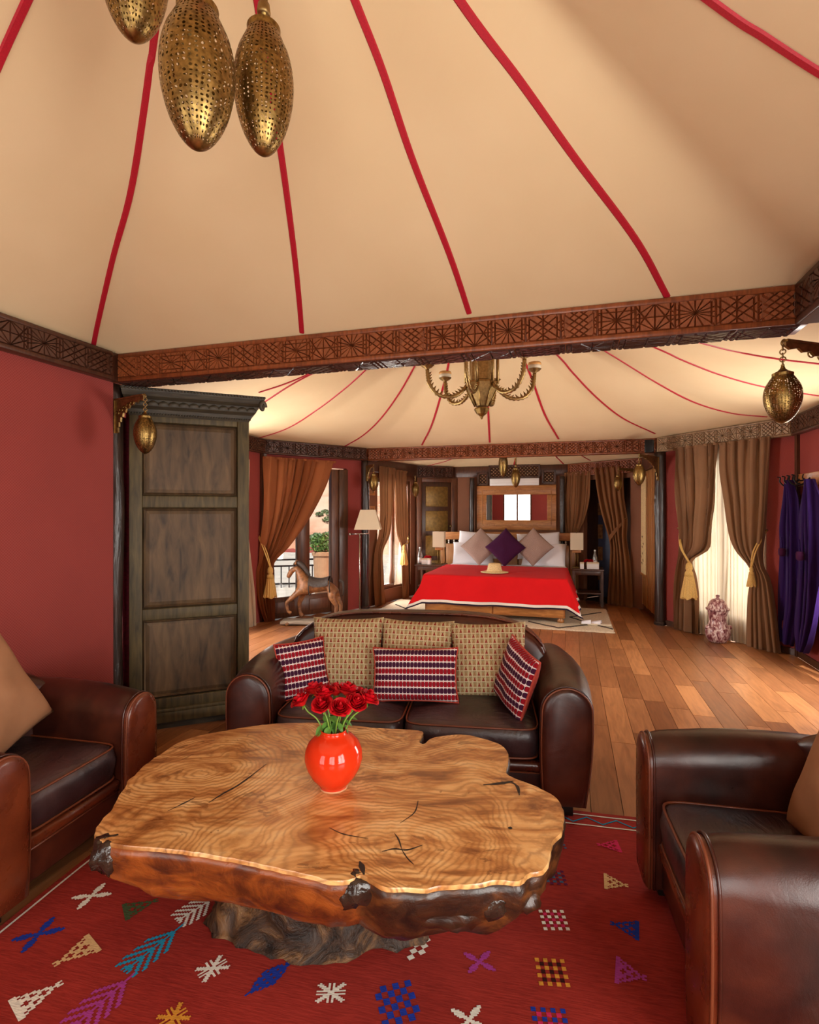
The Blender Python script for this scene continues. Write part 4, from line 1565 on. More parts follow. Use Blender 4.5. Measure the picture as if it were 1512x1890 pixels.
def knot(px, py, r, sq, seed, mat, dz=-0.045):
    p = pixz(px, py, TZ) - TC
    rings = []
    for j in range(11):
        th_ = PI * (j + 0.5) / 11
        ring = []
        for k in range(18):
            a = 2 * PI * k / 18
            n_ = Vector((math.sin(th_) * math.cos(a), math.sin(th_) * math.sin(a), math.cos(th_)))
            rr = r * (1 + 0.35 * nz(n_ * 1.8 + Vector((seed, 0, 0))) + 0.15 * nz(n_ * 5 + Vector((seed, 0, 0))))
            ring.append((p.x + n_.x * rr * sq[0], p.y + n_.y * rr * sq[1], min(TZ + 0.0015, TZ + dz + n_.z * rr * sq[2])))
        rings.append(ring)
    MB().rings(rings).build('bark_knot', mat, table, smooth=True)
knot(655, 1612, 0.050, (1.25, 0.75, 0.9), 1.0, MT['resin'])
knot(200, 1545, 0.055, (0.9, 0.9, 1.1), 2.0, MT['resin'], -0.05)
knot(905, 1610, 0.055, (1.2, 0.8, 0.8), 3.0, MT['resin'], -0.075)
knot(960, 1600, 0.050, (1.2, 0.9, 0.8), 5.0, MT['bark'], -0.08)
knot(820, 1612, 0.060, (1.6, 0.8, 0.9), 7.0, MT['bark'], -0.10)
knot(725, 1606, 0.050, (1.1, 0.8, 1.2), 9.0, MT['resin'], -0.10)

# ---------------------------------------------------------------- vase with roses
VP = pixz(616, 1453, TZ)
vase = thing('round_vase', 'glossy orange-red ceramic vase on the slab table', 'vase', VP)
prof = [(0.001, 0.004), (0.045, 0.0), (0.050, 0.004), (0.052, 0.014), (0.060, 0.022), (0.084, 0.050), (0.100, 0.082), (0.107, 0.112), (0.104, 0.142), (0.092, 0.168), (0.072, 0.188), (0.054, 0.198), (0.047, 0.204), (0.047, 0.212), (0.050, 0.217), (0.046, 0.2165), (0.043, 0.21), (0.042, 0.19), (0.001, 0.15)]
MB().lathe(prof, 48).build('vessel', MT['red_glaze'], vase, smooth=True)
MB().lathe([(0.0455, 0.0), (0.0515, 0.001), (0.0525, 0.006), (0.050, 0.0075)], 40).build('unglazed_foot', MT['clay_edge'], vase, smooth=True)

def rose_mesh(seed):
    r_ = random.Random(seed)
    mb = MB()
    mb.lathe([(0.002, -0.006), (0.010, 0.002), (0.012, 0.012), (0.007, 0.028), (0.003, 0.038), (0.001, 0.037)], 12)
    for ring, (n, rad, hgt, flare) in enumerate(((3, 0.006, 0.043, 0.0), (3, 0.010, 0.044, 0.05), (4, 0.0155, 0.043, 0.25), (5, 0.021, 0.040, 0.5), (5, 0.026, 0.037, 0.8), (4, 0.029, 0.031, 1.1))):
        for k in range(n):
            a0 = 2 * PI * (k + 0.37 * ring) / n + r_.uniform(-0.15, 0.15)
            wd = 2 * PI / n * 1.35
            hh = hgt * r_.uniform(0.92, 1.06)
            def fn(u_, v_):
                a = a0 + (u_ - 0.5) * wd * (0.35 + 0.65 * math.sin(PI * min(1, 0.25 + v_ * 0.6)))
                prof_r = rad * (0.25 + 0.95 * math.sin(min(1.0, v_ * 1.25) * PI / 2)) + flare * 0.012 * v_ ** 3
                z = -0.006 + hh * v_ - flare * 0.008 * max(0, v_ - 0.75) * 4 - 0.006 * (2 * u_ - 1) ** 2 * v_
                return (prof_r * math.cos(a), prof_r * math.sin(a), z)
            mb.grid(fn, 6, 6)
    me = mb.mesh('bloom', MT['rose'], True)
    return me
ROSES = [rose_mesh(1), rose_mesh(2)]
def leaf_mesh(l, w, name='leaf', mat=None):
    def fn(u_, v_):
        ww = w * math.sin(PI * min(0.98, max(0.02, v_)) ** 0.9) * 0.5
        return ((u_ - 0.5) * 2 * ww, l * v_, -0.25 * l * v_ * v_ + 0.25 * abs(u_ - 0.5) * ww * 2)
    return MB().grid(fn, 5, 7).mesh(name, mat or MT['leaf'], True)
LEAF = leaf_mesh(0.045, 0.026)
SEP = leaf_mesh(0.022, 0.007, 'sepal', MT['stem'])
mouth = VP + Vector((0, 0, 0.19))
ROSE_PX = [(555, 1292, 0.00, 'leaning out furthest left'), (580, 1270, 0.05, 'at the back left of the bunch'), (594, 1299, -0.045, 'front left of centre'), (600, 1278, 0.0, 'upper left of centre'), (620, 1272, 0.045, 'at the back centre'),
           (628, 1305, -0.06, 'lowest at the front, seen from above'), (643, 1273, 0.02, 'largest, at the top right of centre'), (658, 1296, -0.03, 'front right of centre'), (664, 1281, 0.045, 'at the back right'), (682, 1287, 0.0, 'leaning out furthest right')]
for k, (px, py, dy, lab) in enumerate(ROSE_PX):
    p = pixd(px, py, VP.y + dy)
    root = thing('rose', 'red rose ' + lab + ' in the orange vase', 'rose', p, k * 1.3, 'red roses in the orange vase')
    ax = (p - mouth).normalized()
    ax = (ax + Vector((0, -0.35 if dy < 0 else 0.0, 0.35))).normalized()
    q = Vector((0, 0, 1)).rotation_difference(ax)
    inv = Matrix.Rotation(-k * 1.3, 4, 'Z')
    ql = inv.to_3x3() @ ax
    b = link('bloom', ROSES[k % 2], root)
    b.rotation_euler = Vector((0, 0, 1)).rotation_difference(ql).to_euler()
    b.scale = (0.88, 0.88, 1.1) if k != 6 else (1.1, 1.1, 1.15)
    b.location = ql * -0.016
    end = mouth + Vector(((p.x - mouth.x) * 0.18, (p.y - mouth.y) * 0.18, -0.05))
    pts = [p - ax * 0.018, p - ax * 0.05, (p + mouth) / 2 + Vector((0, 0, -0.005)), mouth + Vector(((p.x - mouth.x) * 0.28, (p.y - mouth.y) * 0.28, 0.005)), end]
    MB().tube([inv @ (x - p) for x in cr_path(pts, 5)], lambda f: 0.0026 + 0.0006 * f, 6).build('stem', MT['stem'], root, smooth=True)
    for s_ in range(4):
        a = s_ * PI / 2 + k
        o = link('sepal', SEP, root, ql * -0.022)
        o.rotation_euler = Euler((R(-20), 0, a))
    if True:
        mid = inv @ ((p * 0.45 + mouth * 0.55) - p)
        o = link('leaf', LEAF, root, mid)
        o.rotation_euler = Euler((R(-10 - 20 * (k % 3)), R(20), k * 2.1))
        o = link('leaf', LEAF, root, inv @ ((p * 0.3 + mouth * 0.7) - p))
        o.rotation_euler = Euler((R(-35), R(-15), k * 2.1 + 2.4))
# one leaf sprig drooping over the rim
o = thing('leaf_sprig', 'green leaf sprig drooping over the left of the vase rim', 'leaf', mouth + Vector((-0.035, -0.02, 0.03)), R(75))
for k in range(3):
    l = link('leaf', LEAF, o, (0.008 * k, 0.012 * k, -0.012 * k))
    l.rotation_euler = Euler((R(-60), R(10 * k), R(30 * k - 30)))

# ---------------------------------------------------------------- armoire
ARM_A = R(23.4)
arm = thing('armoire', 'tall olive-brown wooden armoire with carved cornice behind the left armchair', 'armoire', (-1.935, 3.735, 0), ARM_A)
AW, AD, AH = 0.80, 0.50, 2.23
body = box('body', MT['armoire_dk'], 0.01, AW - 0.01, 0.035, AD, 0.0, AH, arm)
for x0, x1 in ((0, 0.082), (AW - 0.082, AW)):
    box('stile', MT['armoire'], x0, x1, 0.0, 0.05, 0.14, AH, arm, 0.005)
for z0, z1 in ((2.17, AH), (1.57, 1.655), (0.78, 0.86), (0.14, 0.225)):
    box('rail', MT['armoire'], 0.082, AW - 0.082, 0.004, 0.05, z0, z1, arm, 0.006)
for z0, z1 in ((1.655, 2.17), (0.86, 1.57), (0.225, 0.78)):
    mb = MB()
    a, b = 0.082, AW - 0.082
    prof = [(0.0, 0.030), (0.012, 0.012), (0.022, 0.034), (0.045, 0.026)]
    rings = []
    for e, y in prof:
        rings.append([(a + e, y, z0 + e), (b - e, y, z0 + e), (b - e, y, z1 - e), (a + e, y, z1 - e)])
    mb.rings(rings, cap0=False)
    mb.build('door_panel', MT['armoire_panel'], arm)
pl = [(0, 0), (0.10, 0), (0.13, 0.035), (0.17, 0.055), (AW - 0.17, 0.055), (AW - 0.13, 0.035), (AW - 0.10, 0), (AW, 0), (AW, 0.135), (0, 0.135)]
mt4 = Matrix(((1, 0, 0, 0), (0, 0, -1, 0.045), (0, 1, 0, 0), (0, 0, 0, 1)))
bevel(MB().prism([(x * 1.03 - 0.012, z) for x, z in pl], 0.0, 0.06, mt4).build('plinth', MT['armoire'], arm), 0.005, 1)
box('plinth_moulding', MT['armoire'], -0.012, AW + 0.012, -0.02, AD, 0.128, 0.155, arm, 0.008)
cprof = [(0.0, AH - 0.02), (0.012, AH), (0.02, AH + 0.025), (0.045, AH + 0.045), (0.060, AH + 0.085), (0.085, AH + 0.105), (0.10, AH + 0.135), (0.105, AH + 0.158)]
rings = [[(-e * 0.4, -e, z), (AW + e, -e, z), (AW + e, AD, z), (-e * 0.4, AD, z)] for e, z in cprof]
corn = MB().rings(rings).build('cornice', MT['armoire_dk'], arm)
for zz, e, nn, r_ in ((AH + 0.148, 0.108, 46, 0.009), (AH - 0.004, 0.014, 46, 0.007)):
    bd = MB().lathe([(0.001, -r_), (r_ * 0.8, -r_ * 0.6), (r_, 0), (r_ * 0.8, r_ * 0.6), (0.001, r_)], 8).mesh('bead', MT['armoire_dk'], True)
    for k in range(nn):
        x = -e * 0.4 + (AW + e * 1.4) * (k + 0.5) / nn
        link('bead', bd, corn, (x, -e, zz))
ro = MB()
for j in range(1): pass
lf = MB().rings([[(-0.030, 0, -0.020), (0.030, 0, -0.020), (0.036, 0, 0.0), (0.0, 0, 0.028), (-0.036, 0, 0.0)], [(-0.018, -0.012, -0.012), (0.018, -0.012, -0.012), (0.022, -0.016, 0.0), (0.0, -0.012, 0.017), (-0.022, -0.016, 0.0)]], cap0=False).mesh('carved_leaf', MT['armoire_dk'], True)
for k in range(13):
    o = link('carved_leaf', lf, corn, (0.02 + k * 0.066, -0.052, AH + 0.065))
    o.rotation_euler = (R(-25), 0, 0)
sc = []
for k in range(26):
    a = k / 25 * 2.6 * PI
    r_ = 0.042 * (1 - k / 30)
    sc.append((AW + 0.085 + r_ * math.cos(a) * 0.5, -0.095 + r_ * math.cos(a) * 0.3, AH + 0.085 + r_ * math.sin(a)))
MB().tube(sc, lambda f: 0.016 * (1 - 0.5 * f), 7).build('corner_scroll', MT['armoire_dk'], corn, smooth=True)

# narrow woven textile hanging in the gap beside the armoire
tx = thing('hanging_textile', 'narrow crimson textile with pale dotted edge between the post and armoire', 'textile', (-2.02, 3.92, 0), ARM_A)
MB().grid(lambda a, b: (-0.05 + 0.14 * a, 0.012 * math.sin(a * 9), 0.12 + 2.1 * b), 14, 20).build('cloth', MT['red_cloth'], tx, smooth=True)
MB().grid(lambda a, b: (0.05 + 0.006 * a, 0.012 * math.sin((0.1 / 0.14) * 9) - 0.004, 0.12 + 2.1 * b), 2, 60).build('pale_stripe', MT['linen'], tx)
# ---------------------------------------------------------------- pierced brass lanterns
def egg(t):
    return interp([(0, 0.06), (0.03, 0.26), (0.10, 0.50), (0.23, 0.76), (0.40, 0.94), (0.54, 1.0), (0.68, 0.97), (0.80, 0.86), (0.90, 0.69), (1.0, 0.50)], t)[0]
def lantern_shell(seed, NU=38, NV=32, RR=0.245):
    r_ = random.Random(seed)
    def P(i, j):
        t = j / (2 * NV)
        a = 2 * PI * i / (2 * NU)
        q = egg(t) * RR
        return Vector((q * math.cos(a), q * math.sin(a), t))
    vs_, fs_, idx = [], [], {}
    def vid(i, j):
        k = (i % (2 * NU), j)
        if k not in idx:
            idx[k] = len(vs_)
            vs_.append(P(k[0], j))
        return idx[k]
    for J in range(NV):
        for I in range(NU):
            i, j = 2 * I, 2 * J
            outer = [(i, j), (i + 1, j), (i + 2, j), (i + 2, j + 1), (i + 2, j + 2), (i + 1, j + 2), (i, j + 2), (i, j + 1)]
            o = [vid(a, b) for a, b in outer]
            if J < 1 or J == NV - 1 or r_.random() < 0.10:
                fs_.append(tuple(o))
                continue
            ph = r_.uniform(0, PI)
            ra, rb = r_.uniform(0.7, 1.02), r_.uniform(0.30, 0.8)
            hole = []
            jx, jy = r_.uniform(-0.17, 0.17), r_.uniform(-0.17, 0.17)
            for k, (a, b) in enumerate(outer):
                d = math.atan2(b - (j + 1), a - (i + 1))
                l = 1 / math.sqrt((math.cos(d - ph) / ra) ** 2 + (math.sin(d - ph) / rb) ** 2)
                q = P(i + 1 + jx + l * math.cos(d) * 0.82, j + 1 + jy + l * math.sin(d) * 0.82)
                hole.append(len(vs_))
                vs_.append(q)
            for k in range(8):
                k2 = (k + 1) % 8
                fs_.append((o[k], o[k2], hole[k2], hole[k]))
    fs_.append(tuple(vid(i, 0) for i in range(2 * NU)))
    return MB().add(vs_, fs_).mesh('pierced_shell', MT['brass'], True)
SHELL = [lantern_shell(1), lantern_shell(2)]
CAP = MB().lathe([(0.118, -0.03), (0.135, -0.03), (0.138, 0.02), (0.125, 0.028), (0.07, 0.055), (0.035, 0.09), (0.022, 0.13), (0.026, 0.145), (0.012, 0.16)], 28).mesh('cap', MT['brass'], False)
RING = MB().tube([(0.028 * math.cos(a), 0, 0.028 * math.sin(a)) for a in [2 * PI * k / 14 for k in range(14)]], 0.007, 6, True).mesh('chain_link', MT['brass_dk'], True)
def lantern(label, px, ytop, ybot, d, wpx, hang_z, rod=False, group='pierced brass egg lanterns', tilt=0):
    top, bot = pixd(px, ytop, d), pixd(px, ybot, d)
    H = top.z - bot.z
    sx = (wpx / F * d) / (2 * 0.245)
    t = thing('brass_lantern', label, 'lantern', bot, rnd.uniform(0, 6), group)
    link('pierced_shell', SHELL[tilt % 2], t, None, None, (sx, sx, H))
    cs = sx * 1.0
    cp = link('cap', CAP, t, (0, 0, H), None, (cs, cs, cs))
    z0 = H + 0.15 * cs
    z1 = hang_z - bot.z
    if rod:
        MB().tube([(0, 0, z0 - 0.01), (0, 0, z1)], 0.011, 10).build('hanging_rod', MT['brass'], t, smooth=True)
        MB().lathe([(0.016, 0), (0.019, 0.006), (0.016, 0.03), (0.012, 0.034)], 12).build('rod_joint', MT['brass_dk'], t, smooth=True).location = (0, 0, z0 - 0.005)
    else:
        k, z = 0, z0
        step = 0.042 * cs if cs > 0.2 else 0.012
        step = max(step, 0.016)
        while z < z1:
            s_ = step / 0.042
            link('chain_link', RING, t, (0, 0, z + step * 0.4), (0, 0, (k % 2) * PI / 2), s_)
            z += step
            k += 1
    return t
lantern('largest pierced brass egg lantern hanging in the middle of the cluster of three', 365, 22, 277, 1.35, 133, 3.66, True, tilt=0)
lantern('pierced brass egg lantern on the right of the hanging cluster of three', 487, 58, 288, 1.50, 108, 3.60, True, tilt=1)
lantern('pierced brass egg lantern on the left of the cluster, cut by the frame', 248, -150, 76, 1.52, 118, 3.60, True, tilt=0)
lantern('brass egg lantern on the ornate bracket at the right edge', 1445, 692, 782, 2.30, 62, pixd(1445, 640, 2.30).z, tilt=1)
lantern('brass egg lantern on a scalloped bracket in front of the armoire', 268, 770, 838, 3.45, 40, pixd(268, 737, 3.45).z, tilt=0)
lantern('brass egg lantern hanging from the bracket beside the wall scroll', 1180, 859, 896, 7.0, 22, pixd(1180, 842, 7.0).z, tilt=1)
lantern('small brass lantern in front of the passage curtain', 1141, 879, 906, 8.5, 15, pixd(1141, 868, 8.5).z, tilt=0)
lantern('brass lantern hanging over the floor lamp by the pictures', 690, 877, 907, 8.35, 18, pixd(690, 862, 8.35).z, tilt=0)
lantern('small dark brass lantern beside the panelled bedroom door', 767, 891, 918, 9.5, 14, pixd(767, 882, 9.5).z, tilt=1)
lantern('left of the two brass lanterns hanging over the bed', 929, 838, 880, 8.3, 17, 2.78, True, tilt=0)
lantern('right of the two brass lanterns hanging over the bed', 952, 866, 900, 8.3, 17, 2.78, True, tilt=1)

def bracket(label, corner, dirv, L_, Hh, hook=True):
    """scalloped corner bracket: top arm along dirv, leg down the post"""
    rz = math.atan2(dirv.y, dirv.x)
    t = thing('lantern_bracket', label, 'bracket', corner, rz, 'scalloped brass lantern brackets')
    pts = [(0, 0), (L_, 0), (L_, -0.018)]
    n = 9
    for k in range(n + 1):
        a = PI / 2 * k / n
        x, z = L_ - (L_ - 0.03) * math.sin(a), -Hh + (Hh - 0.022) * math.cos(a)
        pts.append((x, z))
        if k < n:
            a2 = PI / 2 * (k + 0.5) / n
            x2, z2 = L_ - (L_ - 0.03) * math.sin(a2), -Hh + (Hh - 0.022) * math.cos(a2)
            pts.append((x2 - 0.012 * math.sin(a2) * 0.2 + 0.010, z2 - 0.012))
    pts.append((0, -Hh))
    m = Matrix(((1, 0, 0, 0), (0, 0, 1, -0.006), (0, 1, 0, 0), (0, 0, 0, 1)))
    MB().prism(pts, 0, 0.012, m).build('scalloped_plate', MT['brass_dk'], t)
    MB().box(0, L_, -0.014, 0.014, -0.004, 0.006).build('top_bar', MT['brass_dk'], t)
    MB().box(-0.006, 0.006, -0.014, 0.014, -Hh, 0).build('wall_bar', MT['brass_dk'], t)
    for k in range(5):
        x = L_ * (0.12 + 0.13 * k)
        dz = -0.03 - (Hh * 0.35) * max(0, 1 - x / L_) ** 2
        MB().tube([(x + 0.018 * math.cos(a), -0.009, dz + 0.014 * math.sin(a)) for a in [2 * PI * q / 12 for q in range(12)]], 0.0035, 5, True).build('scroll', MT['brass'], t, smooth=True)
    MB().tube(cr_path([(L_ - 0.02, 0, 0.0), (L_ + 0.006, 0, 0.004), (L_ + 0.018, 0, -0.012), (L_ + 0.006, 0, -0.024)], 4), 0.005, 6).build('hook', MT['brass_dk'], t, smooth=True)
    return t
def brk(label, frm, px, py, d, Hh):
    e = pixd(px, py, d)
    v = Vector((e.x - frm.x, e.y - frm.y, 0))
    return bracket(label, Vector((frm.x, frm.y, e.z + 0.012)), v.normalized(), v.length - 0.012, Hh)
p = W(-0.09, 0.05)
dv = (pixd(268, 737, 3.45) - p); dv.z = 0; dv.normalize()
brk('scalloped brass bracket on the dark post by the armoire', p + dv * 0.085, 268, 732, 3.45, 0.22)
p = W(4.24, 0.08)
dv = (pixd(1445, 640, 2.30) - p); dv.z = 0; dv.normalize()
brk('ornate brass bracket entering at the right edge of the photo', p + dv * 0.085, 1445, 634, 2.30, 0.20)
p = W(4.10, 5.20)
dv = (pixd(1180, 842, 7.0) - p); dv.z = 0; dv.normalize()
brk('arched bracket on the black post beside the wall scroll', p + dv * 0.07, 1180, 840, 7.0, 0.32)
p = W(-0.23, 5.22)
dv = (pixd(690, 860, 8.35) - p); dv.z = 0; dv.normalize()
brk('gilt scalloped bracket on the post behind the floor lamp', p + dv * 0.06, 690, 859, 8.35, 0.24)

p = W(4.0, 6.42)
brk('small bracket holding the lantern at the passage curtain', p, 1141, 866, 8.5, 0.10)
p = W(0.16, 6.78)
brk('small bracket holding the lantern beside the panelled door', p, 767, 880, 9.5, 0.08)

# ---------------------------------------------------------------- chandelier
CP = W(2.05, 2.6)
def cz(py): return EYE + (945 - py) / F * CP.y
ch = thing('chandelier', 'bronze lantern chandelier with six curled candle arms under the second tent', 'chandelier', (CP.x, CP.y, 0), R(4))
zA, zB, zC, zD = cz(708), cz(750), cz(755), cz(774)
hexr = lambda r, z, n=8: [(r * math.cos(2 * PI * (k + 0.5) / n), r * math.sin(2 * PI * (k + 0.5) / n), z) for k in range(n)]
MB().rings([hexr(0.10, zA + 0.035), hexr(0.155, zA + 0.01), hexr(0.16, zA - 0.01), hexr(0.15, zA - 0.06), hexr(0.115, zA - 0.14), hexr(0.072, zB + 0.01), hexr(0.066, zB)]).build('lantern_body', MT['brass_dk'], ch)
for k in range(8):
    a = 2 * PI * (k + 0.5) / 8
    MB().tube([(r * math.cos(a), r * math.sin(a), z) for r, z in ((0.163, zA), (0.155, zA - 0.06), (0.12, zA - 0.14), (0.072, zB))], 0.006, 6).build('rib', MT['brass'], ch, smooth=True)
bo = MB().lathe([(0.004, 0), (0.007, 0.003), (0.004, 0.006)], 8).mesh('boss', MT['brass'], True)
for k in range(8):
    a = 2 * PI * k / 8
    for q, (r, dz) in enumerate(((0.140, -0.03), (0.132, -0.06), (0.118, -0.09), (0.1, -0.125), (0.085, -0.16))):
        o = link('boss', bo, ch, (r * math.cos(a), r * math.sin(a), zA + dz))
        o.rotation_euler = (0, R(105), a)
MB().rings([hexr(0.074, zC + 0.008), hexr(0.078, zC - 0.005), hexr(0.052, zC - 0.05), hexr(0.02, zD + 0.03), hexr(0.006, zD)]).build('finial', MT['brass'], ch)
ztop = 3.62
MB().rings([hexr(0.115, zA + 0.02, 8), hexr(0.115, cz(640), 8), hexr(0.09, cz(630), 8), hexr(0.03, cz(615), 8)]).build('column', MT['brass_dk'], ch)
for k in range(6):
    a = 2 * PI * k / 6
    MB().tube([(0.165 * math.cos(a), 0.165 * math.sin(a), zA + 0.0), (0.165 * math.cos(a), 0.165 * math.sin(a), cz(640))], 0.016, 8).build('side_rod', MT['brass_dk'], ch, smooth=True)
MB().lathe([(0.2, cz(642)), (0.205, cz(640)), (0.12, cz(630)), (0.02, cz(622))], 24).build('crown_plate', MT['brass_dk'], ch)
MB().tube([(0, 0, cz(624)), (0, 0, ztop)], 0.012, 8).build('hanging_rod', MT['brass_dk'], ch, smooth=True)
zcup = cz(684)
for k in range(6):
    a = 2 * PI * (k + 0.06) / 6
    ca, sa = math.cos(a), math.sin(a)
    rad = [(0.15, zA - 0.02), (0.22, zA - 0.10), (0.32, zA - 0.145), (0.45, zA - 0.125), (0.535, zA - 0.03), (0.555, zcup - 0.08), (0.56, zcup - 0.01)]
    pts = cr_path([(r * ca, r * sa, z) for r, z in rad], 6)
    arm_ = MB().tube(pts, lambda f: 0.019 + 0.005 * math.sin(f * 110), 8).build('arm', MT['brass_dk'], ch, smooth=True)
    th = MB().lathe([(0.015, 0), (0.011, 0.025), (0.001, 0.055)], 6).mesh('thorn', MT['brass_dk'], True)
    for q in range(3, len(pts) - 4, 2):
        t_ = (pts[q + 1] - pts[q]).normalized()
        outv = (Vector((ca, sa, 0)) * 0.3 + Vector((0, 0, -0.3)) if q < 12 else Vector((-ca, -sa, 0.0)))
        o = link('thorn', th, arm_, pts[q])
        o.rotation_euler = (-(Vector((ca, sa, 0)) if q > 12 else Vector((0, 0, -1))) + t_ * 0.9).normalized().to_track_quat('Z', 'X').to_euler()
    cup = MB().lathe([(0.014, -0.02), (0.02, 0.0), (0.05, 0.015), (0.066, 0.032), (0.07, 0.034), (0.05, 0.026)], 18).build('cup', MT['brass_dk'], ch, smooth=True)
    cup.location = (0.56 * ca, 0.56 * sa, zcup)
    if k % 2 == 0 or k == 5:
        MB().lathe([(0.05, 0.024), (0.064, 0.03), (0.068, 0.075), (0.060, 0.078), (0.04, 0.066)], 18).build('glass_shade', MT['candle_white'], cup, smooth=True)
        MB().lathe([(0.066, 0.06), (0.070, 0.085), (0.064, 0.10), (0.055, 0.085)], 18).build('amber_rim', MT['wax'], cup, smooth=True)

# ---------------------------------------------------------------- curtains
def curtain(label, wf, off, keys, folds, depth, mat, name='curtain', group=None, seed=0.0, cat='curtain', head=True, nu=None, nv=46):
    K = []
    for py, a, b in keys:
        sa_, sb_ = wf.px(a, off), wf.px(b, off)
        z = wf.z(py, (sa_ + sb_) / 2, off)
        K.append((-z, sa_, sb_))
    if name in ('curtain', 'sheer_curtain'): K[-1] = (-0.004,) + K[-1][1:]
    K.sort()
    t = thing(name, label, cat, (0, 0, 0), 0, group)
    wf.place(t)
    z0, z1 = -K[-1][0], -K[0][0]
    wmax = max(abs(k[2] - k[1]) for k in K)
    nu = nu or folds * 9 + 1
    def fn(a, b):
        z = z1 + (z0 - z1) * b
        l, r = interp(K, -z)
        wd = abs(r - l)
        ga = 0.55 + 0.45 * wd / wmax
        ph = folds * a + 0.75 * nz((a * 2.2 + seed, 0.0, 4.0)) + 0.45 * nz((a * 2.5 + seed, z * 0.8, 1.0)) * min(1, b * 3)
        amp = depth * (0.85 + 0.9 * nz((a * 5 + seed, z * 0.6, 9.0)))
        n_ = off + amp * math.sin(2 * PI * ph) + 0.18 * amp * math.sin(4 * PI * ph + 1.3 + z)
        s = l + (r - l) * a + 0.12 * wd / folds * math.sin(4 * PI * ph)
        return wf.L(s, max(n_, 0.012), z)
    MB().grid(fn, nu, nv).build('drape', mat, t, smooth=True)
    if head:
        l, r = K[0][1], K[0][2]
        MB().grid(lambda a, b: wf.L(l + (r - l) * a, max(0.012, off + depth * math.sin(2 * PI * folds * a)) + 0.003, z1 - 0.03 * b), nu, 2).build('heading_tape', mat, t, smooth=True)
    return t
def tieback(label, wf, off, a, b, z_extra=0.0, tassel=True, tl=0.28, mat=None):
    """rope from the wall hook a=(px,py) down to the gather b=(px,py), with a tassel hanging from there"""
    mat = mat or MT['rope']
    sa_, sb_ = wf.px(a[0], 0.02), wf.px(b[0], off)
    A_, B_ = wf.L(sa_, 0.02, wf.z(a[1], sa_, 0.02)), wf.L(sb_, off, wf.z(b[1], sb_, off))
    t = thing('rope_tieback', label, 'tieback', (0, 0, 0), 0, 'gold rope curtain tiebacks')
    wf.place(t)
    nvec = wf.L(0, 1, 0)
    for k in (-1, 1):
        mid = (A_ + B_) / 2 + Vector((0, 0, -0.02)) + nvec * 0.06 + Vector((0.012 * k, 0, 0.008 * k))
        MB().tube(cr_path([A_ + Vector((0.006 * k, 0, 0)), mid, B_ + Vector((0.006 * k, 0, 0))], 8), 0.009, 7).build('rope', mat, t, smooth=True)
    MB().tube([A_ - nvec * 0.02, A_ + nvec * 0.04], 0.012, 8).build('wall_hook', MT['brass_dk'], t, smooth=True)
    if tassel:
        z = B_.z
        sc = tl / 0.28
        prof = [(0.012, 0), (0.024, -0.02), (0.026, -0.05), (0.02, -0.065), (0.03, -0.08), (0.034, -0.11)]
        o = MB().lathe([(r * sc, z_ * sc) for r, z_ in prof], 14).build('tassel_head', mat, t, smooth=True)
        o.location = B_
        rings = []
        for j in range(9):
            f = j / 8
            rings.append([((0.030 + 0.026 * f) * sc * (1 + 0.12 * (k % 2) + 0.05 * math.sin(k * 3.7 + f * 4)) * math.cos(2 * PI * k / 28), (0.030 + 0.026 * f) * sc * (1 + 0.12 * (k % 2)) * math.sin(2 * PI * k / 28), (-0.105 - 0.175 * f) * sc - (0.012 * sc * math.sin(k * 5.1) if j == 8 else 0)) for k in range(28)])
        o = MB().rings(rings).build('tassel_fringe', mat, t)
        o.location = B_
    return t
CG = 'brown checked curtains at the sheer window'
curtain('left brown checked curtain tied back with a gold rope beside the urn', w4, 0.10, [(822, 1326, 1243), (900, 1322, 1247), (980, 1313, 1256), (1012, 1307, 1256), (1034, 1276, 1253), (1060, 1282, 1248), (1096, 1287, 1244), (1165, 1290, 1240)], 5, 0.04, MT['curtain'], group=CG, seed=1)
curtain('right brown checked curtain tied back next to the purple robes', w4, 0.10, [(812, 1328, 1424), (860, 1330, 1421), (926, 1340, 1417), (987, 1346, 1412), (1018, 1358, 1408), (1047, 1383, 1410), (1065, 1386, 1420), (1108, 1381, 1430), (1190, 1379, 1442)], 5, 0.04, MT['curtain'], group=CG, seed=2)
curtain('left half of the cream sheer curtain behind the urn', w4, 0.03, [(822, 1275, 1347), (1000, 1277, 1346), (1168, 1279, 1344)], 8, 0.012, MT['sheer'], 'sheer_curtain', 'cream sheers', 3)
curtain('right half of the cream sheer curtain behind the urn', w4, 0.035, [(820, 1342, 1408), (1000, 1346, 1406), (1180, 1347, 1402)], 8, 0.012, MT['sheer'], 'sheer_curtain', 'cream sheers', 4)
tieback('gold rope tieback with full tassel on the left checked curtain', w4, 0.16, (1255, 975), (1272, 1038), tl=0.45)
tieback('gold rope tieback on the right checked curtain', w4, 0.16, (1414, 979), (1387, 1046), tl=0.22)
curtain('rust-orange curtain swept aside in front of the terrace window', w3, 0.10, [(847, 485, 620), (894, 484, 606), (955, 483, 576), (1011, 480, 536), (1038, 478, 508), (1056, 473, 508), (1112, 477, 509), (1152, 488, 508)], 6, 0.045, MT['curtain_rust'], seed=5)
tieback('gold rope tieback with straw-coloured tassel on the rust curtain', w3, 0.17, (475, 984), (499, 1046), tl=0.42)
curtain('pale end of a curtain peeping out beside the armoire', WALLS['ml2'], 0.08, [(846, 436, 459), (980, 436, 457), (1050, 438, 464), (1100, 438, 469), (1156, 440, 471)], 3, 0.02, MT['lining'], seed=6)
wb_ = WALLS['bl']
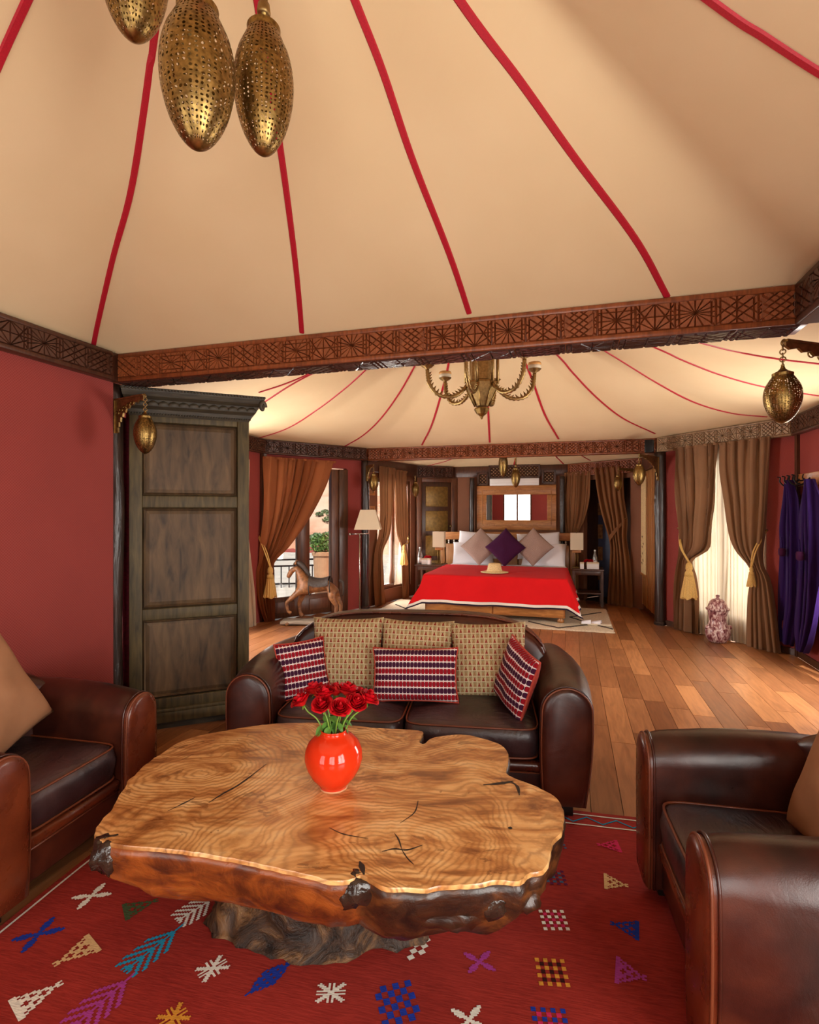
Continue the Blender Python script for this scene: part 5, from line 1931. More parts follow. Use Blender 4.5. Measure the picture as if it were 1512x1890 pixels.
curtain('left brown curtain of the bedroom window beside the floor lamp', wb_, 0.08, [(862, 700, 727), (957, 700, 724), (989, 699, 719), (1018, 694, 707), (1060, 692, 709), (1118, 692, 712)], 4, 0.03, MT['curtain_dk'], group='brown bedroom window curtains', seed=7)
curtain('right brown curtain of the bedroom window with pale tassel', wb_, 0.08, [(868, 727, 752), (930, 729, 752), (985, 733, 752), (1008, 741, 751), (1040, 742, 754), (1088, 743, 756)], 4, 0.03, MT['curtain_dk'], group='brown bedroom window curtains', seed=8)
curtain('white curtain lining showing below the bedroom window tieback', wb_, 0.05, [(1000, 738, 744), (1040, 733, 745), (1078, 727, 746)], 3, 0.015, MT['sheer'], 'curtain_lining', seed=9, head=False)
tieback('pale rope tieback with long tassel on the bedroom window curtain', wb_, 0.14, (751, 990), (746, 1006), tl=0.34)
curtain('left brown curtain of the bedroom passage behind the headboard', w5, 0.07, [(871, 1090, 1042), (920, 1087, 1040), (960, 1078, 1043), (985, 1068, 1048), (1050, 1066, 1048), (1098, 1068, 1046)], 5, 0.03, MT['curtain_dk'], group='brown passage curtains', seed=10)
curtain('right brown curtain of the bedroom passage held by a fabric band', w5, 0.08, [(862, 1098, 1150), (919, 1106, 1153), (960, 1115, 1158), (990, 1123, 1156), (1010, 1126, 1158), (1036, 1125, 1162), (1095, 1122, 1166)], 5, 0.035, MT['curtain_dk'], group='brown passage curtains', seed=11)
# fabric band around the passage curtain
sa_, sb_ = w5.px(1158, 0.02), w5.px(1125, 0.15)
A_, B_ = w5.L(sa_, 0.03, w5.z(957, sa_, 0.03)), w5.L(sb_, 0.15, w5.z(994, sb_, 0.15))
bnd = thing('curtain_band', 'brown fabric band holding back the right passage curtain', 'curtain band')
w5.place(bnd)
d_ = (B_ - A_)
MB().grid(lambda a, b: A_ + d_ * a + w5.L(0, 0.03 * math.sin(PI * a), 0) + Vector((0, 0, (0.055 * (0.4 + 0.6 * a)) * (b - 0.5) * 2)), 12, 4).build('band', MT['curtain_dk'], bnd, smooth=True)
MB().tube([A_, A_ + w5.L(0, 0.05, 0)], 0.012, 8).build('hook', MT['brass'], bnd, smooth=True)

# ---------------------------------------------------------------- carved wooden horse
HP = pixz(588, 1152, 0.0)
horse = thing('wooden_horse', 'carved wooden horse standing on a plank base before the terrace window', 'horse statue', HP, R(178))
HZ = 0.055
verts = {
    'pel': (-0.205, 0, 0.49, 0.105), 'bel': (-0.04, 0, 0.455, 0.108), 'che': (0.175, 0, 0.465, 0.115), 'nb': (0.225, 0, 0.57, 0.092), 'nm': (0.26, 0, 0.66, 0.072), 'pol': (0.300, 0, 0.725, 0.055),
    'hm': (0.375, 0, 0.675, 0.050), 'mz': (0.425, 0, 0.575, 0.034),
    'fa': (0.225, -0.07, 0.37, 0.052), 'fb': (0.285, -0.07, 0.215, 0.033), 'fc': (0.272, -0.07, 0.09, 0.026), 'fd': (0.235, -0.07, 0.03, 0.034),
    'ga': (0.29, 0.07, 0.37, 0.048), 'gb': (0.43, 0.07, 0.245, 0.032), 'gc': (0.405, 0.07, 0.13, 0.025), 'gd': (0.355, 0.07, 0.10, 0.032),
    'ha': (-0.22, -0.075, 0.335, 0.058), 'hb': (-0.30, -0.075, 0.205, 0.031), 'hc': (-0.29, -0.075, 0.09, 0.025), 'hd': (-0.262, -0.075, 0.03, 0.034),
    'ka': (-0.19, 0.075, 0.335, 0.058), 'kb': (-0.265, 0.075, 0.205, 0.031), 'kc': (-0.25, 0.075, 0.09, 0.025), 'kd': (-0.222, 0.075, 0.03, 0.034)}
edges = [('pel', 'bel'), ('bel', 'che'), ('che', 'nb'), ('nb', 'nm'), ('nm', 'pol'), ('pol', 'hm'), ('hm', 'mz'), ('che', 'fa'), ('fa', 'fb'), ('fb', 'fc'), ('fc', 'fd'), ('che', 'ga'), ('ga', 'gb'), ('gb', 'gc'), ('gc', 'gd'),
         ('pel', 'ha'), ('ha', 'hb'), ('hb', 'hc'), ('hc', 'hd'), ('pel', 'ka'), ('ka', 'kb'), ('kb', 'kc'), ('kc', 'kd')]
bm = bmesh.new()
lay = bm.verts.layers.skin.verify()
bv = {}
for k, (x, y, z, r_) in verts.items():
    v_ = bm.verts.new((x, y, z + HZ))
    v_[lay].radius = (r_, r_ * 0.85)
    v_[lay].use_root = (k == 'bel')
    bv[k] = v_
for a, b in edges: bm.edges.new((bv[a], bv[b]))
me = bpy.data.meshes.new('body')
bm.to_mesh(me)
bm.free()
me.materials.append(MT['horse'])
hb = link('body', me, horse)
hb.modifiers.new('skin', 'SKIN').use_smooth_shade = True
subsurf(hb, 2)
mn = [(0.12, 0, 0.62), (0.16, 0, 0.68), (0.205, 0, 0.745), (0.26, 0, 0.79), (0.31, 0, 0.795), (0.345, 0, 0.765)]
MB().tube([(x, y, z + HZ - 0.012) for x, y, z in cr_path(mn, 5)], lambda f: 0.030 * math.sin(PI * (0.12 + 0.8 * f)) + 0.006, 8).build('mane', MT['horse_mane'], horse, smooth=True)
for s in (-1, 1):
    MB().lathe([(0.018, 0), (0.016, 0.03), (0.002, 0.065)], 8, Matrix.Translation((0.315, s * 0.03, 0.765 + HZ)) @ Matrix.Rotation(R(-15), 4, 'Y')).build('ear', MT['horse'], horse, smooth=True)
MB().grid(lambda a, b: (-0.15 + 0.27 * a, 0.128 * math.sin((b - 0.5) * 3.3), 0.475 + HZ + 0.105 * math.cos((b - 0.5) * 3.3) + 0.03 * abs(2 * a - 1) ** 2), 12, 16).build('saddle', MT['horse_mane'], horse, smooth=True)
for x in (-0.17, 0.115):
    MB().tube([(x, 0.122 * math.cos(a), 0.468 + HZ + 0.122 * math.sin(a)) for a in [2 * PI * k / 24 for k in range(24)]], 0.008, 6, True).build('girth_strap', MT['horse_mane'], horse, smooth=True)
MB().tube(cr_path([(-0.29, 0, 0.55 + HZ), (-0.335, 0, 0.52 + HZ), (-0.345, 0, 0.42 + HZ), (-0.33, 0, 0.33 + HZ)], 5), lambda f: 0.024 * (1 - 0.6 * f), 8).build('tail', MT['horse_mane'], horse, smooth=True)
bs = box('base_plank', MT['weathered'], -0.52, 0.50, -0.13, 0.13, 0.018, HZ + 0.004, horse, 0.006)
for x in (-0.40, 0.40):
    MB().tube([(x, -0.14, 0.024), (x, 0.14, 0.024)], 0.024, 12).build('roller', MT['horse'], horse, smooth=True)

# ---------------------------------------------------------------- floor lamp
LP = pixz(664, 1131, 0.0)
lp = thing('floor_lamp', 'swing-arm floor lamp with cream pyramid shade beside the rust curtain', 'floor lamp', LP)
dL = LP.y
sh = pixd(680, 958, dL) - LP
MB().lathe([(0.125, 0), (0.125, 0.012), (0.115, 0.02), (0.02, 0.026), (0.014, 0.05)], 28).build('base', MT['silver'], lp, smooth=False)
pole_top = pixd(664, 986, dL).z
MB().tube([(0, 0, 0.02), (0, 0, pole_top)], 0.011, 10).build('pole', MT['silver'], lp, smooth=True)
armx0 = pixd(646, 985, dL).x - LP.x
MB().tube([(armx0, 0, pole_top), (sh.x, 0, pole_top + 0.01)], 0.009, 8).build('swing_arm', MT['silver'], lp, smooth=True)
MB().tube([(armx0, -0.02, pole_top - 0.02), (armx0, -0.02, pole_top + 0.02)], 0.016, 10).build('arm_knob', MT['silver'], lp, smooth=True)
zt_, zb_ = pixd(680, 941, dL).z, pixd(680, 977, dL).z
MB().tube([(sh.x, 0, pole_top), (sh.x, 0, zt_ - 0.02)], 0.008, 8).build('stem', MT['silver'], lp, smooth=True)
sq = lambda h, z: [(sh.x - h, -h, z), (sh.x + h, -h, z), (sh.x + h, h, z), (sh.x - h, h, z)]
MB().rings([sq(0.20, zb_), sq(0.112, zt_), sq(0.108, zt_), sq(0.196, zb_)], cap0=False, cap1=False).build('shade', MT['shade'], lp)
lp.rotation_euler = (0, 0, R(0))

# ---------------------------------------------------------------- lidded urn, robes, rack, speaker
UP = pixd(1325, 945, 6.42)
ur = thing('lidded_urn', 'speckled plum and white lidded ceramic urn before the sheer curtain', 'urn', (UP.x, UP.y, 0))
us = 0.54 / 0.54
MB().lathe([(0.06, 0), (0.095, 0.006), (0.125, 0.06), (0.136, 0.12), (0.128, 0.17), (0.105, 0.205), (0.092, 0.25), (0.098, 0.31), (0.108, 0.365), (0.115, 0.385), (0.10, 0.39)], 36).build('vessel', MT['urn'], ur, smooth=True)
MB().lathe([(0.122, 0.380), (0.128, 0.39), (0.126, 0.402), (0.108, 0.408), (0.104, 0.43), (0.088, 0.475), (0.055, 0.505), (0.02, 0.515), (0.014, 0.53), (0.024, 0.545), (0.016, 0.558), (0.002, 0.56)], 36).build('lid', MT['urn'], ur, smooth=True)
for s in (-1, 1):
    MB().lathe([(0.001, -0.03), (0.022, -0.022), (0.026, 0), (0.018, 0.02), (0.001, 0.026)], 10, Matrix.Translation((s * 0.132, -0.02, 0.18))).build('lug', MT['urn'], ur, smooth=True)

w6 = WALLS['mr2']
RG = 'purple robes on the coat hooks'
rb1 = curtain('purple hooded robe hanging nearer the checked curtain', w6, 0.11, [(886, 1455, 1459), (900, 1453, 1464), (920, 1450, 1470), (970, 1443, 1475), (1010, 1443, 1474), (1115, 1440, 1474), (1160, 1439, 1466), (1188, 1443, 1459)], 3, 0.035, MT['purple'], 'robe', RG, 20, 'robe', head=False, nu=40)
rb2 = curtain('purple hooded robe hanging at the right edge of the photo', w6, 0.11, [(884, 1491, 1496), (900, 1487, 1501), (920, 1481, 1507), (977, 1475, 1514), (1052, 1475, 1516), (1130, 1473, 1510), (1180, 1472, 1496), (1203, 1474, 1485)], 3, 0.04, MT['purple'], 'robe', RG, 24, 'robe', head=False, nu=40)
for t_, px, py in ((rb1, 1444, 1019), (rb2, 1477, 1026)):
    s_ = w6.px(px, 0.18)
    P_ = w6.L(s_, 0.18, w6.z(py, s_, 0.18))
    MB().lathe([(0.004, 0.045), (0.03, 0.04), (0.036, 0.02), (0.034, -0.03), (0.02, -0.045), (0.002, -0.046)], 14, Matrix.Translation(P_)).build('pompom', MT['aubergine'], t_, smooth=True)
    MB().tube([P_ + Vector((0, 0, 0.04)), P_ + Vector((0.01, 0, 0.1)), P_ + Vector((0.02, 0, 0.16))], 0.007, 6).build('belt_cord', MT['purple'], t_, smooth=True)
rk = thing('coat_rack', 'yellow-brown coat rack board with black iron hooks on the red wall', 'coat rack', (0, 0, 0))
w6.place(rk)
s0_, s1_ = sorted((w6.px(1464, 0.02), w6.px(1560, 0.02)))
zc_ = w6.z(884, (s0_ + s1_) / 2 + 0.15, 0.02)
mb = MB(); w6.boxpts(mb, s0_, s1_, 0.0, 0.022, zc_ - 0.065, zc_ + 0.065); bevel(mb.build('board', MT['honey'], rk), 0.006)
for k in range(4):
    s_ = s1_ - 0.05 - k * 0.13
    hk = [w6.L(s_, 0.02, zc_ - 0.03), w6.L(s_, 0.06, zc_ - 0.055), w6.L(s_, 0.12, zc_ - 0.05), w6.L(s_, 0.16, zc_ - 0.005), w6.L(s_, 0.155, zc_ + 0.035), w6.L(s_, 0.185, zc_ + 0.045)]
    MB().tube(cr_path(hk, 5), lambda f: 0.010 - 0.004 * f, 7).build('hook', MT['iron'], rk, smooth=True)
    hk = [w6.L(s_, 0.02, zc_ + 0.01), w6.L(s_, 0.05, zc_ - 0.01), w6.L(s_, 0.085, zc_ + 0.01), w6.L(s_, 0.08, zc_ + 0.05)]
    MB().tube(cr_path(hk, 5), lambda f: 0.009 - 0.004 * f, 7).build('hook', MT['iron'], rk, smooth=True)
sp = pixd(1199, 823, 7.15)
spk = thing('wall_speaker', 'small black loudspeaker mounted where two carved beams meet', 'speaker', (sp.x, sp.y, sp.z - 0.09), R(-30))
box('cabinet', MT['black'], -0.055, 0.055, -0.06, 0.05, 0, 0.17, spk, 0.012)
box('grille', MT['iron'], -0.046, 0.046, -0.068, -0.058, 0.012, 0.158, spk, 0.006)
MB().tube([(0, 0.04, 0.085), (0.02, 0.12, 0.085), (0.03, 0.2, 0.1)], 0.014, 8).build('mount', MT['black'], spk, smooth=True)
# ---------------------------------------------------------------- bedroom
BC = W(1.85, 0)                 # helper: bed axis
def B(u_, v_, z=0.0): return W(u_, v_, z)
BU, BV0, BV1 = 1.86, 4.80, 6.98
bed = thing('double_bed', 'wide wooden double bed with carved headboard under the mirror', 'bed', W(BU, BV0), ROT)
HW = 0.99
BLn = BV1 - BV0
box('bed_frame', MT['honey'], -HW, HW, 0.0, BLn, 0.085, 0.30, bed, 0.008)
box('front_board', MT['honey'], -HW + 0.02, -0.012, -0.014, 0.004, 0.10, 0.27, bed, 0.006)
box('front_board', MT['honey'], 0.012, HW - 0.02, -0.014, 0.004, 0.10, 0.27, bed, 0.006)
for x in (-HW + 0.06, HW - 0.06):
    for y in (0.06, BLn - 0.06):
        MB().lathe([(0.03, 0.016), (0.042, 0.02), (0.05, 0.05), (0.03, 0.07), (0.045, 0.095)], 16, Matrix.Translation((x, y, 0))).build('leg', MT['honey'], bed, smooth=True)
o = box('mattress', MT['linen'], -HW + 0.01, HW - 0.01, 0.02, BLn - 0.02, 0.30, 0.585, bed); bevel(o, 0.05, 4)
o = box('white_duvet', MT['linen'], -HW - 0.015, HW + 0.015, 1.2, BLn - 0.25, 0.40, 0.618, bed); bevel(o, 0.045, 4)
hu0, hu1 = -1.29, 1.15
hbz = 1.17
box('headboard_rail', MT['honey'], hu0, hu1, BLn + 0.02, BLn + 0.09, hbz - 0.14, hbz, bed, 0.008)
for a, b in ((hu0, hu0 + 0.10), (hu1 - 0.10, hu1)):
    box('headboard_post', MT['honey_v'], a, b, BLn + 0.015, BLn + 0.095, 0.016, hbz - 0.14, bed, 0.008)
nP = 5
for k in range(nP):
    a = hu0 + 0.10 + (hu1 - hu0 - 0.20) * k / nP
    b = hu0 + 0.10 + (hu1 - hu0 - 0.20) * (k + 1) / nP
    box('headboard_panel', MT['honey_v'], a + 0.008, b - 0.008, BLn + 0.035, BLn + 0.075, 0.25, hbz - 0.22, bed, 0.010)
sp_ = MB().lathe([(0.006, 0), (0.02, 0.02), (0.008, 0.04), (0.02, 0.06), (0.006, 0.08)], 8).mesh('fret_spindle', MT['trim_w'], True)
for k in range(22):
    link('fret_spindle', sp_, bed, (hu0 + 0.12 + (hu1 - hu0 - 0.24) * (k + 0.5) / 22, BLn + 0.05, hbz - 0.22))

# red blanket
TOPZ = 0.628
bl_t = thing('red_blanket', 'red wool blanket with white and navy edging draped over the bed', 'blanket', W(BU, BV0), ROT)
SHW, FH, TL = HW + 0.02, 0.46, 1.56
def blanket_pt(s, t):
    """s: across from the bed axis, t: from the front top edge, negative hangs down the front"""
    hs, ht = max(0.0, abs(s) - SHW), max(0.0, -t)
    sg = 1 if s >= 0 else -1
    fs = min(1.0, hs / FH)
    ft = min(1.0, ht / FH)
    wv = 0.03 * math.sin(s * 7.5 + 0.6) + 0.014 * math.sin(s * 17 + 1)
    wv2 = 0.03 * math.sin(t * 8 + sg) + 0.012 * math.sin(t * 19)
    x = sg * (min(abs(s), SHW) + hs * 0.34 + fs * wv2 + 0.10 * fs * ft)
    y = max(t, 0.0) - ht * 0.16 + ft * wv - 0.06 * fs * ft - 0.012
    drop = max(hs, ht) * 0.93 + 0.22 * min(hs, ht)
    rr = 0.05
    z = TOPZ - drop
    edge = max(abs(s) - (SHW - rr), -(t - rr))
    if edge > 0 and drop < 1e-6: z -= 0.3 * edge * edge / rr
    z += 0.006 * nz((s * 2, t * 2, 0)) * (1 - max(fs, ft))
    return Vector((x, y, max(z, 0.07)))
ED = 0.075
MB().grid(lambda a, b: blanket_pt((a * 2 - 1) * (SHW + FH - ED), -(FH - ED) + (TL + FH - ED) * b), 110, 70).build('wool_field', MT['blanket'], bl_t, smooth=True)
def edge_band(e0, e1, mat, nm):
    N = 90
    def strip(f):
        vs_, fs_ = [], []
        for k in range(N + 1):
            for e in (e0, e1):
                vs_.append(f(k / N, e))
        for k in range(N): fs_.append((2 * k, 2 * k + 2, 2 * k + 3, 2 * k + 1))
        MB().add(vs_, fs_).build(nm, mat, bl_t, smooth=True)
    SM, TM = SHW + FH, FH
    strip(lambda a, e: blanket_pt((a * 2 - 1) * (SM - e), -(TM - e)))
    strip(lambda a, e: blanket_pt(-(SM - e), -(TM - e) + (TL + TM - e) * a))
    strip(lambda a, e: blanket_pt(SM - e, -(TM - e) + (TL + TM - e) * a))
edge_band(ED, ED - 0.038, MT['trim_w'], 'white_edging')
edge_band(ED - 0.038, ED - 0.062, MT['trim_n'], 'navy_edging')

# pillows
BF = W(0, -1) - W(0, 0)
PG = 'white bed pillows'
for x, y, z, tl, rl, lab in ((-0.62, 1.98, 0.80, 0.5, 0.05, 'white pillow at the far left of the bed'), (-0.55, 2.08, 0.95, 0.3, -0.08, 'white pillow standing behind on the left of the bed'),
                             (0.62, 1.98, 0.80, 0.5, -0.05, 'white pillow at the far right of the bed'), (0.52, 2.08, 0.95, 0.3, 0.06, 'white pillow standing behind on the right of the bed')):
    cushion(lab, 0.74, 0.46, 0.17, MT['linen'], orient(W(BU, BV0) + (Matrix.Rotation(ROT, 3, 'Z') @ Vector((x, y, z))), BF, tl, rl), x * 3 + y, group=PG, name='pillow', pinch=0.04)
DG = 'diamond-set cushions on the bed'
for x, y, z, mt_, lab in ((-0.46, 1.76, 0.935, MT['mauve'], 'mauve waffle cushion standing on its corner at the left of the bed'), (0.45, 1.76, 0.945, MT['mauve'], 'mauve waffle cushion standing on its corner at the right of the bed'),
                          (-0.01, 1.66, 0.935, MT['aubergine'], 'aubergine velvet cushion standing on its corner in the middle of the bed')):
    cushion(lab, 0.49, 0.49, 0.15, mt_, orient(W(BU, BV0) + (Matrix.Rotation(ROT, 3, 'Z') @ Vector((x, y, z))), BF, 0.34, R(45)), x * 5, group=DG, pinch=0.05)

# straw hat
hp = pixd(913, 1053, 8.12)
uh, vh = UV(hp.x, hp.y)
hat = thing('straw_hat', 'woven straw hat lying on the red blanket', 'hat', (hp.x, hp.y, TOPZ + 0.008))
MB().lathe([(0.001, 0.006), (0.09, 0.006), (0.145, 0.012), (0.205, 0.002), (0.208, 0.006), (0.145, 0.020), (0.112, 0.022), (0.105, 0.06), (0.092, 0.125), (0.072, 0.138), (0.03, 0.128), (0.001, 0.126)], 36).build('brim_and_crown', MT['straw'], hat, smooth=True)
MB().lathe([(0.1125, 0.026), (0.1145, 0.028), (0.111, 0.05), (0.109, 0.048)], 36).build('hat_band', MT['straw'], hat, smooth=True)

# bedside tables with lamps
def nightstand(label, uv, w, d, h):
    t = thing('bedside_table', label, 'table', W(*uv), ROT, 'dark wooden bedside tables')
    box('top', MT['oak_dk'], -w / 2, w / 2, 0, d, h - 0.03, h, t, 0.005)
    box('apron', MT['oak_dk'], -w / 2 + 0.03, w / 2 - 0.03, 0.02, d - 0.02, h - 0.10, h - 0.03, t, 0.004)
    box('shelf', MT['oak_dk'], -w / 2 + 0.02, w / 2 - 0.02, 0.02, d - 0.02, 0.20, 0.225, t, 0.004)
    for sx in (-1, 1):
        for y in (0.03, d - 0.03):
            x = sx * (w / 2 - 0.03)
            MB().box(x - 0.02, x + 0.02, y - 0.02, y + 0.02, 0.0, h - 0.03).build('leg', MT['oak_dk'], t)
    return t
NH = 0.61
nsR = nightstand('dark wooden bedside table right of the bed by the passage', (3.19, 6.36), 0.50, 0.42, NH)
nsL = nightstand('dark wooden bedside table left of the bed near the window', (0.52, 6.34), 0.50, 0.42, NH)
def table_lamp(label, uv):
    t = thing('table_lamp', label, 'lamp', W(uv[0], uv[1], NH), ROT, 'bedside lamps with square shades')
    box('base', MT['brass'], -0.07, 0.07, -0.05, 0.05, 0, 0.014, t, 0.003)
    for x in (-0.02, 0.02):
        MB().tube([(x, 0, 0.01), (x, 0, 0.25)], 0.006, 8).build('column', MT['brass'], t, smooth=True)
    box('block', MT['honey'], -0.07, 0.07, -0.03, 0.03, 0.25, 0.295, t, 0.004)
    MB().add([(-0.03, -0.031, 0.295), (0.03, -0.031, 0.295), (0, -0.031, 0.34), (-0.03, 0.031, 0.295), (0.03, 0.031, 0.295), (0, 0.031, 0.34)], [(0, 1, 2), (3, 5, 4), (0, 3, 4, 1), (1, 4, 5, 2), (2, 5, 3, 0)]).build('pediment', MT['honey'], t)
    sq = lambda h, z: [(-h, -h * 0.7, z), (h, -h * 0.7, z), (h, h * 0.7, z), (-h, h * 0.7, z)]
    MB().rings([sq(0.103, 0.30), sq(0.103, 0.58), sq(0.100, 0.58), sq(0.100, 0.30)], cap0=False, cap1=False).build('shade', MT['shade'], t)
    MB().tube([(0, 0, 0.3), (0, 0, 0.66)], 0.006, 8).build('finial_rod', MT['brass'], t, smooth=True)
table_lamp('square-shaded lamp on the right bedside table', (3.02, 6.60))
table_lamp('square-shaded lamp on the left bedside table', (0.66, 6.58))
MT['bottle'] = plain('clear_bottle_glass', c(206, 208, 206), 0.08, var=0.03)
MT['bottle'].node_tree.nodes['Principled BSDF'].inputs['Transmission Weight'].default_value = 0.7
def bottle(label, uv):
    t = thing('water_bottle', label, 'bottle', W(uv[0], uv[1], NH), 0)
    MB().lathe([(0.034, 0), (0.038, 0.005), (0.038, 0.16), (0.03, 0.20), (0.014, 0.25), (0.013, 0.28)], 20).build('glass_body', MT['bottle'], t, smooth=True)
    MB().lathe([(0.016, 0.276), (0.016, 0.30), (0.012, 0.302)], 14).build('cap', MT['white_plastic'], t, smooth=True)
    MB().lathe([(0.0385, 0.03), (0.0388, 0.03), (0.0388, 0.12), (0.0385, 0.12)], 20).build('paper_label', MT['white_plastic'], t, smooth=True)
bottle('clear water bottle on the left bedside table', (0.34, 6.45))
bottle('clear water bottle on the right bedside table', (3.31, 6.62))
def gift(label, uv, w):
    t = thing('white_box', label, 'box', W(uv[0], uv[1], NH), ROT)
    box('carton', MT['white_plastic'], -w / 2, w / 2, -0.04, 0.04, 0, 0.105, t, 0.003)
    box('lid_edge', MT['shade'], -w / 2 - 0.002, w / 2 + 0.002, -0.042, 0.042, 0.08, 0.107, t, 0.003)
gift('small white box on the left bedside table', (0.43, 6.44), 0.10)
gift('wide white box on the right bedside table', (3.27, 6.46), 0.19)
gift('little pale carton at the front of the right bedside table', (3.10, 6.43), 0.06)
gift('little pale carton beside the bottle group on the left bedside table', (0.52, 6.42), 0.055)
def posy(label, uv, w):
    t = thing('rose_posy', label, 'flowers', W(uv[0], uv[1], NH), 0)
    MB().lathe([(0.03, 0), (0.04, 0.003), (0.045, 0.06), (0.04, 0.10), (0.03, 0.10)], 16).build('pot', MT['white_plastic'], t, smooth=True)
    for k in range(5):
        link('bloom', ROSES[k % 2], t, ((k - 2) * w / 5, 0.012 * (k % 2), 0.10 + 0.012 * (k % 2)), (0, R((k - 2) * 14), k), 0.9)
posy('small red rose posy behind the box on the left bedside table', (0.45, 6.58), 0.09)
posy('red rose posy behind the white box on the right bedside table', (3.22, 6.60), 0.16)

# mirror
wb2 = WALLS['bb']
def bb_box(nm, mat, parent, px0, px1, y0, y1, o0, o1, bev=0.006):
    a, b = wb2.px(px0, o1), wb2.px(px1, o1)
    m_ = (a + b) / 2
    mb = MB(); wb2.boxpts(mb, a, b, o0, o1, wb2.z(y1, m_, o1), wb2.z(y0, m_, o1))
    o = mb.build(nm, mat, parent)
    if bev: bevel(o, bev)
    return o
mi = thing('wall_mirror', 'wide honey-wood framed mirror above the headboard', 'mirror'); wb2.place(mi)
# frame sides as four bars
for x0, x1, y0, y1 in ((880, 1027, 896, 913), (880, 1027, 960, 978), (880, 898, 913, 960), (1010, 1027, 913, 960)):
    bb_box('frame_bar', MT['honey'], mi, x0, x1, y0, y1, 0.01, 0.05)
for x0, x1, y0, y1 in ((889, 1019, 904, 906), (889, 1019, 968, 970), (889, 891, 906, 968), (1017, 1019, 906, 968)):
    bb_box('frame_inlay', MT['honey_v'], mi, x0, x1, y0, y1, 0.048, 0.055, 0.002)
mb = MB()
a, b = wb2.px(897, 0.03), wb2.px(1011, 0.03)
z0_, z1_ = wb2.z(961, (a + b) / 2, 0.03), wb2.z(912, (a + b) / 2, 0.03)
wb2.boxpts(mb, a, b, 0.015, 0.03, z0_, z1_); mb.build('mirror_glass', MT['mirror'], mi)
# lattice screens and the white unit above the mirror
def lattice(label, px0, px1, y0, y1):
    t = thing('lattice_screen', label, 'screen', (0, 0, 0), 0, 'dark lattice screens on the back wall'); wb2.place(t)
    a, b = wb2.px(px0, 0.04), wb2.px(px1, 0.04)
    m_ = (a + b) / 2
    za, zb = wb2.z(y1, m_, 0.04), wb2.z(y0, m_, 0.04)
    for q in ((a, b, za, za + 0.035), (a, b, zb - 0.035, zb), (a, a + 0.035, za, zb), (b - 0.035, b, za, zb)):
        mb = MB(); wb2.boxpts(mb, q[0], q[1], 0.02, 0.05, q[2], q[3]); mb.build('frame_bar', MT['oak_dk'], t)
    mb = MB(); wb2.boxpts(mb, a + 0.01, b - 0.01, 0.016, 0.021, za, zb); mb.build('pale_backing', MT['plaster'], t)
    hgt = zb - za
    st = 0.062
    n = int((b - a + hgt) / st)
    for k in range(n):
        for sg in (1, -1):
            s_ = a - hgt + k * st if sg > 0 else a + k * st
            e0, e1 = (s_, za), (s_ + sg * hgt, zb) if sg > 0 else (s_ - 0 * hgt, zb)
            if sg < 0: e0, e1 = (s_, za), (s_ - hgt, zb)
            # clip to the frame
            def at(f): return e0[0] + (e1[0] - e0[0]) * f
            f0, f1 = 0.0, 1.0
            lo, hi = a + 0.02, b - 0.02
            dx = e1[0] - e0[0]
            t0, t1 = (lo - e0[0]) / dx, (hi - e0[0]) / dx
            if t0 > t1: t0, t1 = t1, t0
            f0, f1 = max(f0, t0), min(f1, t1)
            if f1 - f0 < 0.1: continue
            P0, P1 = wb2.L(at(f0), 0.034 + 0.006 * sg, za + hgt * f0), wb2.L(at(f1), 0.034 + 0.006 * sg, za + hgt * f1)
            MB().tube([P0, P1], 0.011, 4).build('slat', MT['oak_dk'], t)
lattice('wide dark lattice screen above the white air unit', 902, 997, 858, 883)
lattice('small dark lattice screen left of the white air unit', 881, 901, 872, 896)
lattice('small dark lattice screen right of the white air unit', 1000, 1026, 868, 893)
ac = thing('air_conditioner', 'white air conditioning unit between mirror and lattice screen', 'air conditioner'); wb2.place(ac)
bb_box('housing', MT['white_plastic'], ac, 904, 995, 883, 896, 0.01, 0.10)
bb_box('louvre', MT['white_plastic'], ac, 906, 993, 891, 894, 0.095, 0.106, 0.002)

# panelled door beside the bed
wd = WALLS['bl2']
dr = bpy.data.objects.new('door_1', None); col.objects.link(dr); struct(dr); wd.place(dr)
def wbox(wf, nm, mat, parent, px0, px1, z0, z1, o0, o1, bev=0.006):
    a, b = sorted((wf.px(px0, o1), wf.px(px1, o1)))
    mb = MB(); wf.boxpts(mb, a, b, o0, o1, z0, z1)
    o = mb.build(nm, mat, parent)
    if bev: bevel(o, bev)
    return o
wbox(wd, 'door_leaf', MT['oak_dk'], dr, 779, 834, 0.0, 2.1, 0.0, 0.035)
for x0, x1, z0, z1 in ((770, 779, 0, 2.18), (834, 845, 0, 2.18), (779, 834, 2.1, 2.18)):
    wbox(wd, 'door_frame', MT['frame_wood'], dr, x0, x1, z0, z1, 0.0, 0.07)
md = (wd.px(786) + wd.px(827)) / 2
for y0, y1 in ((898, 935), (943, 980), (988, 1026), (1034, 1075)):
    wbox(wd, 'door_panel', MT['gold_panel'], dr, 786, 827, wd.z(y1, md, 0.04), wd.z(y0, md, 0.04), 0.03, 0.045, 0.008)
MB().tube([wd.L(wd.px(831, 0.05), 0.03, wd.z(971, wd.px(831), 0.05)), wd.L(wd.px(831, 0.05), 0.09, wd.z(971, wd.px(831), 0.05))], 0.018, 10).build('door_knob', MT['brass'], dr, smooth=True)

